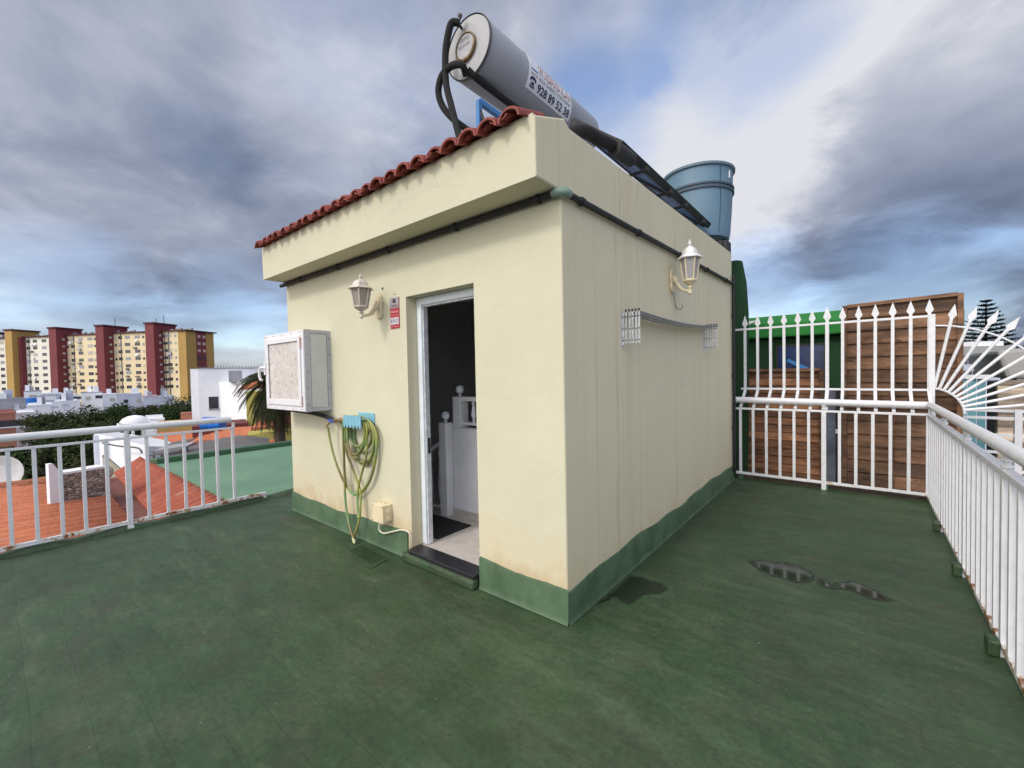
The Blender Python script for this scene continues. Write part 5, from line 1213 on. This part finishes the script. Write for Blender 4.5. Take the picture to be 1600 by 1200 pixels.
for (ua, ub, mat) in [(230, 243.5, 'apt_red'), (152.5, 165, 'apt_red'), (79.5, 91, 'apt_red'), (11, 22, 'apt_yel'), (-42, -30, 'apt_red')]:
    t1, t0 = fac_t(ua, -TP), fac_t(ub, -TP)
    o = fbox(t0, t1, -TP, -.001, ZB, ZR + 2.6, 'stair_tower', mat)
    fbox(t0 - .35, t1 + .35, -TP - .35, 5.5, ZR + 2.603, ZR + 3.2, 'tower_cap', 'apt_cap', o)
    fbox(t0 + .01, t1 - .01, -.0005, 5.2, ZR + .46, ZR + 2.6, 'lift_house', mat, o)
    if mat == 'apt_yel': fbox(t0 - 1.2, t0, -1.6, -.002, ZB, ZR - .02, 'red_recess', 'apt_red', o)
    sw_ = MB()
    for fl in range(9):
        z = ZR - 1.9 - fl * FL; sw_.obox(AO + AU * (t0 - .06) + AB * (-TP + 1.9) + Vector((0, 0, z)), AU * .06, AB * .9, (0, 0, .8))
    sw_.build('tower_slots', 'shutter' if mat == 'apt_red' else 'apt_red', o)
cols = [((258, 263, 267.5, 277), (1.0, 1.0, 1.9, .9)), ((184, 191, 202, 217.5, 227), (.9, 1.6, 2.3, 2.3, .9)), ((109, 117, 129, 143.5, 151.5), (.9, 1.7, 2.2, 2.3, .9)), ((47.5, 58, 72), (1.8, 2.0, 2.2)), ((6,), (2.0,))]
allw = []
for us, ws in cols:
    for u, w_ in zip(us, ws):
        t_ = fac_t(u)
        for fl in range(8): allw.append((t_, w_, ZR - 2.1 - fl * FL, fl))
random.shuffle(allw); allw.sort(key=lambda q: q[3])
stuffm = MB(); rng = random.Random(3)
nwin = 0
for (t_, w_, z, fl) in allw:
    o = AO + AU * (t_ - w_ / 2) - AB * .09 + Vector((0, 0, z))
    h = 1.15 if w_ > 1.2 else .9
    m = MB() if nwin < 92 else stuffm
    m.obox(o, AU * w_, AB * .08, (0, 0, h))
    if nwin < 92: m.build('window', rng.choice(['glass_d', 'glass_d', 'glass_d', 'shutter', 'wall_gr']), ap)
    nwin += 1
so = stuffm.build('far_windows', 'glass_d', ap); so['kind'] = 'stuff'
for fl in range(4):
    for b in (4.7, 6.9):
        MB().obox(AO - AU * .22 + AB * b + Vector((0, 0, ZR - 2.3 - fl * FL)), AU * .1, AB * 1.2, (0, 0, 1.1)).build('window', 'wall_pk' if fl < 3 else 'glass_d', ap)
for i in range(26):     # laundry, air conditioners and downpipes on the facade
    t_ = fac_t(rng.choice([204, 218, 129, 118, 58, 271]) + rng.uniform(-3, 3)); z = ZR - 3.2 - rng.randrange(7) * FL
    MB().obox(AO + AU * t_ - AB * .55 + Vector((0, 0, z)), AU * rng.uniform(.8, 1.9), AB * .45, (0, 0, rng.uniform(.35, .8))).build('laundry_box', rng.choice(['wall_gr', 'roof_grey', 'wall_w']), ap)
dpz = MB()
for u in (261, 267, 192.5, 119, 49): t_ = fac_t(u); dpz.obox(AO + AU * t_ - AB * .2 + Vector((0, 0, ZB)), AU * .22, AB * .15, (0, 0, ZR - ZB - .2))
dpz.build('downpipes', 'roof_grey', ap)
rc = MB()
for i in range(34):
    t_ = rng.uniform(2, ltot - 2); rc.obox(AO + AU * t_ + AB * rng.uniform(1, 6) + Vector((0, 0, ZR + .46)), AU * rng.uniform(.8, 2.2), AB * .8, (0, 0, rng.uniform(.5, 1.5)))
rc.build('roof_tanks', 'wall_gr', ap)
an = MB()
for u, h in ((252, 3.2), (175, 3), (240, 2.2)): t_ = fac_t(u); an.tube([AO + AU * t_ + AB * 2 + Vector((0, 0, ZR + .4)), AO + AU * t_ + AB * 2 + Vector((0, 0, ZR + 3.2 + h))], .12, 5)
an.build('aerials', 'screw', ap)

# ------------------------------------------------------------------ trees
def leaf_cloud(m, c, rx, ry, rz, n, size, rng, flat=.35):
    # lumpy crown: several lobes, leaves on and inside them
    lobes = []
    for _ in range(14):
        a = rng.uniform(0, 2 * math.pi); h = rng.uniform(-.6, .8); r = math.sqrt(max(0, 1 - h * h)) * rng.uniform(.35, .85)
        lobes.append((Vector((math.cos(a) * r * rx, math.sin(a) * r * ry, h * rz * .75)), rng.uniform(.28, .48)))
    for _ in range(n):
        lc, lr_ = rng.choice(lobes); d = Vector((rng.gauss(0, 1), rng.gauss(0, 1), rng.gauss(0, 1))).normalized()
        rad = lr_ * rng.uniform(.55, 1.08)
        p = c + lc + Vector((d.x * rad * rx, d.y * rad * ry, d.z * rad * rz))
        nrm = (d + Vector((rng.gauss(0, .6), rng.gauss(0, .6), rng.gauss(0, .6) + .4))).normalized()
        a = nrm.orthogonal().normalized(); b = nrm.cross(a); an_ = rng.uniform(0, 6.28); a, b = a * math.cos(an_) + b * math.sin(an_), b * math.cos(an_) - a * math.sin(an_)
        s_ = size * rng.uniform(.6, 1.4)
        m.add([p - a * s_, p + b * s_ * flat - a * s_ * .1, p + a * s_, p - b * s_ * flat - a * s_ * .1], [(0, 1, 2, 3)])
def tree(label, u, v, dep, rx, rz, mat, seed, n=3200, leaf=.17, group='dark leafy trees between the houses'):
    rng = random.Random(seed); c = und(u, v, dep); base = Vector((c.x, c.y, -6.6))
    o = thing('leafy_tree', label, 'tree', base, group)
    m = MB(); leaf_cloud(m, c, rx, rx * .9, rz, n, leaf, rng); m.build('crown', mat, o)
    t_ = MB(); t_.tube(cr([base, base + Vector((.1, .1, (c.z - base.z) * .4)), Vector((c.x, c.y, c.z - rz * .5)), c + Vector((0, 0, rz * .3))], 4), [.28] * 4 + [.2] * 4 + [.12] * 4 + [.05], 8)
    for k in range(5):
        a = rng.uniform(0, 6.28); t_.tube([Vector((c.x, c.y, c.z - rz * rng.uniform(.2, .7))), c + Vector((math.cos(a) * rx * .7, math.sin(a) * rx * .7, rng.uniform(-.1, .5) * rz))], [.09, .03], 6)
    t_.build('trunk', 'trunk', o, smooth=True)
TR_ = [('broad dark tree whose crown tops the tree line left of the domed pavilion', 150, 668, 40, 3.4, 2.7, 'leaf1', 1),
       ('dark spreading tree right of the broadest crown and left of the dome', 192, 663, 43, 2.7, 2.0, 'leaf1', 2),
       ('low olive tree leaning left over the white wall', 92, 672, 36, 2.6, 1.6, 'leaf2', 3),
       ('olive tree behind the handrail in front of the broad dark tree', 118, 690, 31, 2.8, 2.2, 'leaf2', 4),
       ('shady tree directly behind the left railing bars above the stone wall', 122, 722, 25, 2.3, 2.4, 'leaf1', 5),
       ('dark bushy tree behind the satellite dish', 60, 732, 25, 1.9, 1.8, 'leaf1', 6),
       ('small dark tree left of the shady tree and above the roof ridge', 88, 738, 23, 1.5, 1.6, 'leaf2', 7),
       ('dark tree crown right of the domed pavilion', 255, 652, 52, 2.6, 1.7, 'leaf1', 8),
       ('dark tree touching the white modern house', 284, 641, 58, 2.8, 2.7, 'leaf1', 9),
       ('round dark tree in the gap above the ochre house', 236, 648, 60, 2.6, 1.6, 'leaf2', 10),
       ('tree in the dark gap beside the white sloping roof house', 140, 706, 30, 2.0, 2.0, 'leaf1', 11),
       ('dim tree at the far left behind the railing', 8, 722, 30, 1.8, 1.2, 'leaf2', 12)]
for a in TR_: tree(*a)
# palm
pm = thing('palm_tree', 'drooping palm with dry hanging fronds beside the white cabinet', 'palm', Vector((und(432, 600, 18).x, und(432, 600, 18).y, -6.6)))
pc = und(434, 594, 18); rng = random.Random(5)
def frond(m, c, az, elev, L, droop, w, rng):
    pts = []; d = Vector((math.cos(az) * math.cos(elev), math.sin(az) * math.cos(elev), math.sin(elev))); p = c.copy(); n = 12
    for i in range(n + 1):
        pts.append(p.copy()); p = p + d * (L / n); d = (d + Vector((0, 0, -droop / n))).normalized()
    m.tube(pts, [.03 * (1 - .8 * i / n) for i in range(n + 1)], 4)
    for i in range(1, n * 3):
        u = i / (n * 3) * n; k = int(u); q = pts[k].lerp(pts[k + 1], u - k); t_ = (pts[k + 1] - pts[k]).normalized(); sd = t_.cross(Vector((0, 0, 1))).normalized()
        l = w * math.sin(math.pi * min(1, .15 + .85 * i / (n * 3))) + .06
        for s in (-1, 1):
            e = (sd * s + t_ * .8 + Vector((0, 0, -.45 - rng.uniform(0, .3)))).normalized()
            m.add([q - t_ * .016, q + e * l * .5 + Vector((0, 0, .02)), q + e * l, q + t_ * .016], [(0, 1, 2, 3)])
for k in range(64):
    m = MB(); frond(m, pc, k * 2.399, rng.uniform(-.5, .95), rng.uniform(1.7, 2.3), rng.uniform(1.5, 2.5), .42, rng); m.build('frond', 'palm', pm)
for k in range(56):
    m = MB(); frond(m, pc - Vector((0, 0, .15)), k * 2.399 + .5, rng.uniform(-1.0, -.5), rng.uniform(1.7, 2.5), rng.uniform(1.5, 2.4), .30, rng); m.build('dry_frond', 'palm_dry', pm)
MB().tube([(pc.x, pc.y, -6.6), (pc.x + .05, pc.y, -3), (pc.x, pc.y, pc.z)], [.24, .2, .22], 12).build('trunk', 'trunk', pm, smooth=True)
# norfolk pine
npn = thing('norfolk_pine', 'dark tiered pine rising behind the spiked fan', 'tree', Vector((und(1541, 560, 34).x, und(1541, 560, 34).y, -6.6)))
tp_ = und(1541, 470, 34); m = MB(); rng = random.Random(9)
for k in range(18):
    z = tp_.z - .12 - k * .33; L = .20 + .150 * k
    for j in range(13):
        a = j * math.pi / 6.5 + k * .4 + rng.uniform(-.15, .15); d = Vector((math.cos(a), math.sin(a), .16)); l = L * rng.uniform(.75, 1.1)
        p0 = Vector((tp_.x, tp_.y, z)); m.tube([p0, p0 + d * l], [.035, .02], 4)
        sd = Vector((-d.y, d.x, 0))
        nt = max(4, int(l / .11))
        for i in range(nt):
            q = p0 + d * (l * (i + 1) / nt)
            for s in (-1, 1):
                e = q + sd * s * rng.uniform(.14, .26) + d * .10 + Vector((0, 0, rng.uniform(.03, .16)))
                m.add([q, q + d * .07, e + d * .07, e], [(0, 1, 2, 3)])
m.build('crown', 'pine', npn)
MB().tube([(tp_.x, tp_.y, -6.6), (tp_.x, tp_.y, tp_.z)], [.3, .03], 8).build('trunk', 'trunk', npn, smooth=True)

# ------------------------------------------------------------------ sky, sun
SUN = Vector((-.12, -.88, .75)).normalized()
w = bpy.data.worlds.new('World'); scene.world = w; w.use_nodes = True
nt = w.node_tree; N = nt.nodes; Lk = nt.links
bg = N['Background']; bg.inputs['Strength'].default_value = .15
sky = N.new('ShaderNodeTexSky'); sky.sky_type = 'NISHITA'; sky.sun_disc = False; sky.air_density = 1.0; sky.dust_density = .05; sky.ozone_density = 3.0
sky.sun_elevation = math.asin(SUN.z); sky.sun_rotation = math.atan2(SUN.x, SUN.y)
tc_ = N.new('ShaderNodeTexCoord'); DV = tc_.outputs['Generated']
def wmath(op, a, b=0.):
    n = N.new('ShaderNodeMath'); n.operation = op
    for i, x in enumerate((a, b)):
        if hasattr(x, 'node'): Lk.new(x, n.inputs[i])
        else: n.inputs[i].default_value = x
    return n.outputs[0]
def wmap(f, a, b, c=0., d=1., smooth=True):
    n = N.new('ShaderNodeMapRange'); n.interpolation_type = 'SMOOTHSTEP' if smooth else 'LINEAR'
    for k, x in (('From Min', a), ('From Max', b), ('To Min', c), ('To Max', d)): n.inputs[k].default_value = x
    Lk.new(f, n.inputs['Value']); return n.outputs['Result']
sepd = N.new('ShaderNodeSeparateXYZ'); Lk.new(DV, sepd.inputs[0])
zc = wmath('ADD', wmath('MAXIMUM', sepd.outputs['Z'], 0.), .22)
cm = N.new('ShaderNodeCombineXYZ'); Lk.new(wmath('DIVIDE', sepd.outputs['X'], zc), cm.inputs[0]); Lk.new(wmath('DIVIDE', sepd.outputs['Y'], zc), cm.inputs[1]); cm.inputs[2].default_value = 3.7
def wnoise(scale, det, rough, dist=0., loc=(0, 0, 0)):
    mp = N.new('ShaderNodeMapping'); mp.inputs['Location'].default_value = loc; Lk.new(cm.outputs[0], mp.inputs['Vector'])
    n = N.new('ShaderNodeTexNoise'); n.inputs['Scale'].default_value = scale; n.inputs['Detail'].default_value = det; n.inputs['Roughness'].default_value = rough; n.inputs['Distortion'].default_value = dist
    Lk.new(mp.outputs[0], n.inputs['Vector']); return n.outputs['Fac']
n1 = wnoise(.9, 9, .55, .35); n4 = wnoise(5.5, 8, .6, .5, (2, 8, 0)); n2 = wnoise(2.3, 9, .56, .35, (4, 2, 0)); n3 = wnoise(.55, 6, .5, .2, (9, 5, 0))
def blob(u, v, ru, amp, warp=n2):
    """a large bank of cloud centred on a sky direction; ru is its angular radius in degrees"""
    d = (fw * F + rt * (u - 800) - up * (v - 600)).normalized()
    n = N.new('ShaderNodeVectorMath'); n.operation = 'DOT_PRODUCT'; n.inputs[1].default_value = d; Lk.new(DV, n.inputs[0])
    dw = wmath('ADD', n.outputs['Value'], wmath('MULTIPLY', wmath('SUBTRACT', warp, .5), 2.8 * (1 - math.cos(R(ru)))))
    return wmap(dw, math.cos(R(ru * 1.25)), 1 - (1 - math.cos(R(ru))) * .05, 0, amp)
bsum = wmath('ADD', wmath('MULTIPLY', wmath('SUBTRACT', n1, .5), .70), wmath('ADD', wmath('MULTIPLY', wmath('SUBTRACT', n2, .5), 1.0), wmath('MULTIPLY', wmath('SUBTRACT', n4, .5), .30)))
bsum = wmath('ADD', bsum, .50)
for bl in [(330, 300, 14, -.14), (420, 270, 10, -.08), (500, 200, 9, .24), (300, 60, 8, .06), (40, 240, 12, .12), (180, 370, 10, .14), (250, 465, 8, -.20), (400, 385, 9, .10),
           (1030, 200, 15, .28), (1250, 160, 16, .16), (1100, 310, 13, .24), (1430, 110, 20, .13), (1580, 210, 12, .10), (1450, 360, 13, -.26), (1300, 350, 11, -.14), (1200, 445, 9, -.10), (1560, 400, 12, -.20), (1250, 475, 7, .12), (1000, 40, 12, -.10), (1150, 20, 12, -.08)]:
    bsum = wmath('ADD', bsum, blob(*bl))
ramp = N.new('ShaderNodeValToRGB'); Lk.new(bsum, ramp.inputs['Fac']); cr_ = ramp.color_ramp
cr_.elements[0].position = 0.; cr_.elements[0].color = (.140, .178, .275, 1)
cr_.elements[1].position = 1.; cr_.elements[1].color = (.82, .83, .88, 1)
for p, c in ((.25, (.235, .28, .395, 1)), (.5, (.345, .39, .51, 1)), (.75, (.53, .565, .67, 1))):
    e = cr_.elements.new(p); e.color = c
# out-of-view sky brightened round the hidden sun, behind and right, as added wall fill
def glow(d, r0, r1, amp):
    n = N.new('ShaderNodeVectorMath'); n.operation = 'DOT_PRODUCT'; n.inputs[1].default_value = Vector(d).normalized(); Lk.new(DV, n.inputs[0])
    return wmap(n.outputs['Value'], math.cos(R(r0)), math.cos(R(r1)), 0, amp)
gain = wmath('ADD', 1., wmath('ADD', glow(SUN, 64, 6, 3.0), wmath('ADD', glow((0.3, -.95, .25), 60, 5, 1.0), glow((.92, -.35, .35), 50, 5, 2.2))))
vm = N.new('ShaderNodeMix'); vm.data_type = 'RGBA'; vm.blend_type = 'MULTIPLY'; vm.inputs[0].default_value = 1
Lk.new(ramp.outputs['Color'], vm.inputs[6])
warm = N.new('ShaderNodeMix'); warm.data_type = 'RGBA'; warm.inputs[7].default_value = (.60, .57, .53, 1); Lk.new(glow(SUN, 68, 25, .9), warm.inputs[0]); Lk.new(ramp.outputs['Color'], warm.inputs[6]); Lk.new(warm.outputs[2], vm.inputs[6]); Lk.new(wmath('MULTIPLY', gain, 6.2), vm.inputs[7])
# clear gaps show the blue sky
gap = wmath('MULTIPLY', wmap(n3, .52, .66), .40)
for bl in [(930, 190, 7, .45), (1150, 30, 8, .45), (60, 500, 9, .28), (360, 530, 8, .25), (1180, 470, 7, .3), (1420, 455, 8, .25), (560, 30, 9, .2), (960, 60, 7, .3)]: gap = wmath('ADD', gap, blob(*bl, warp=n2))
mxs = N.new('ShaderNodeMix'); mxs.data_type = 'RGBA'; Lk.new(wmath('MINIMUM', gap, .8), mxs.inputs[0]); Lk.new(vm.outputs[2], mxs.inputs[6])
sg_ = N.new('ShaderNodeMix'); sg_.data_type = 'RGBA'; sg_.blend_type = 'MULTIPLY'; sg_.inputs[0].default_value = 1; sg_.inputs[7].default_value = (1.5, 1.45, 1.5, 1); Lk.new(sky.outputs[0], sg_.inputs[6])
Lk.new(sg_.outputs[2], mxs.inputs[7]); Lk.new(mxs.outputs[2], bg.inputs['Color'])
ld = bpy.data.lights.new('sun', 'SUN'); ld.energy = 1.5; ld.angle = R(10); ld.color = (1, .95, .87)
lo_ = bpy.data.objects.new('sun', ld); COL.objects.link(lo_); lo_.rotation_euler = (-SUN).to_track_quat('-Z', 'Y').to_euler(); lo_.location = (0, 0, 30)

vs_ = scene.view_settings; scene.display_settings.display_device = 'sRGB'; vs_.view_transform = 'Standard'; vs_.look = 'None'; vs_.exposure = 0; vs_.gamma = 1; vs_.use_curve_mapping = False
scene.cycles.max_bounces = 6; scene.cycles.diffuse_bounces = 4; scene.cycles.use_denoising = True
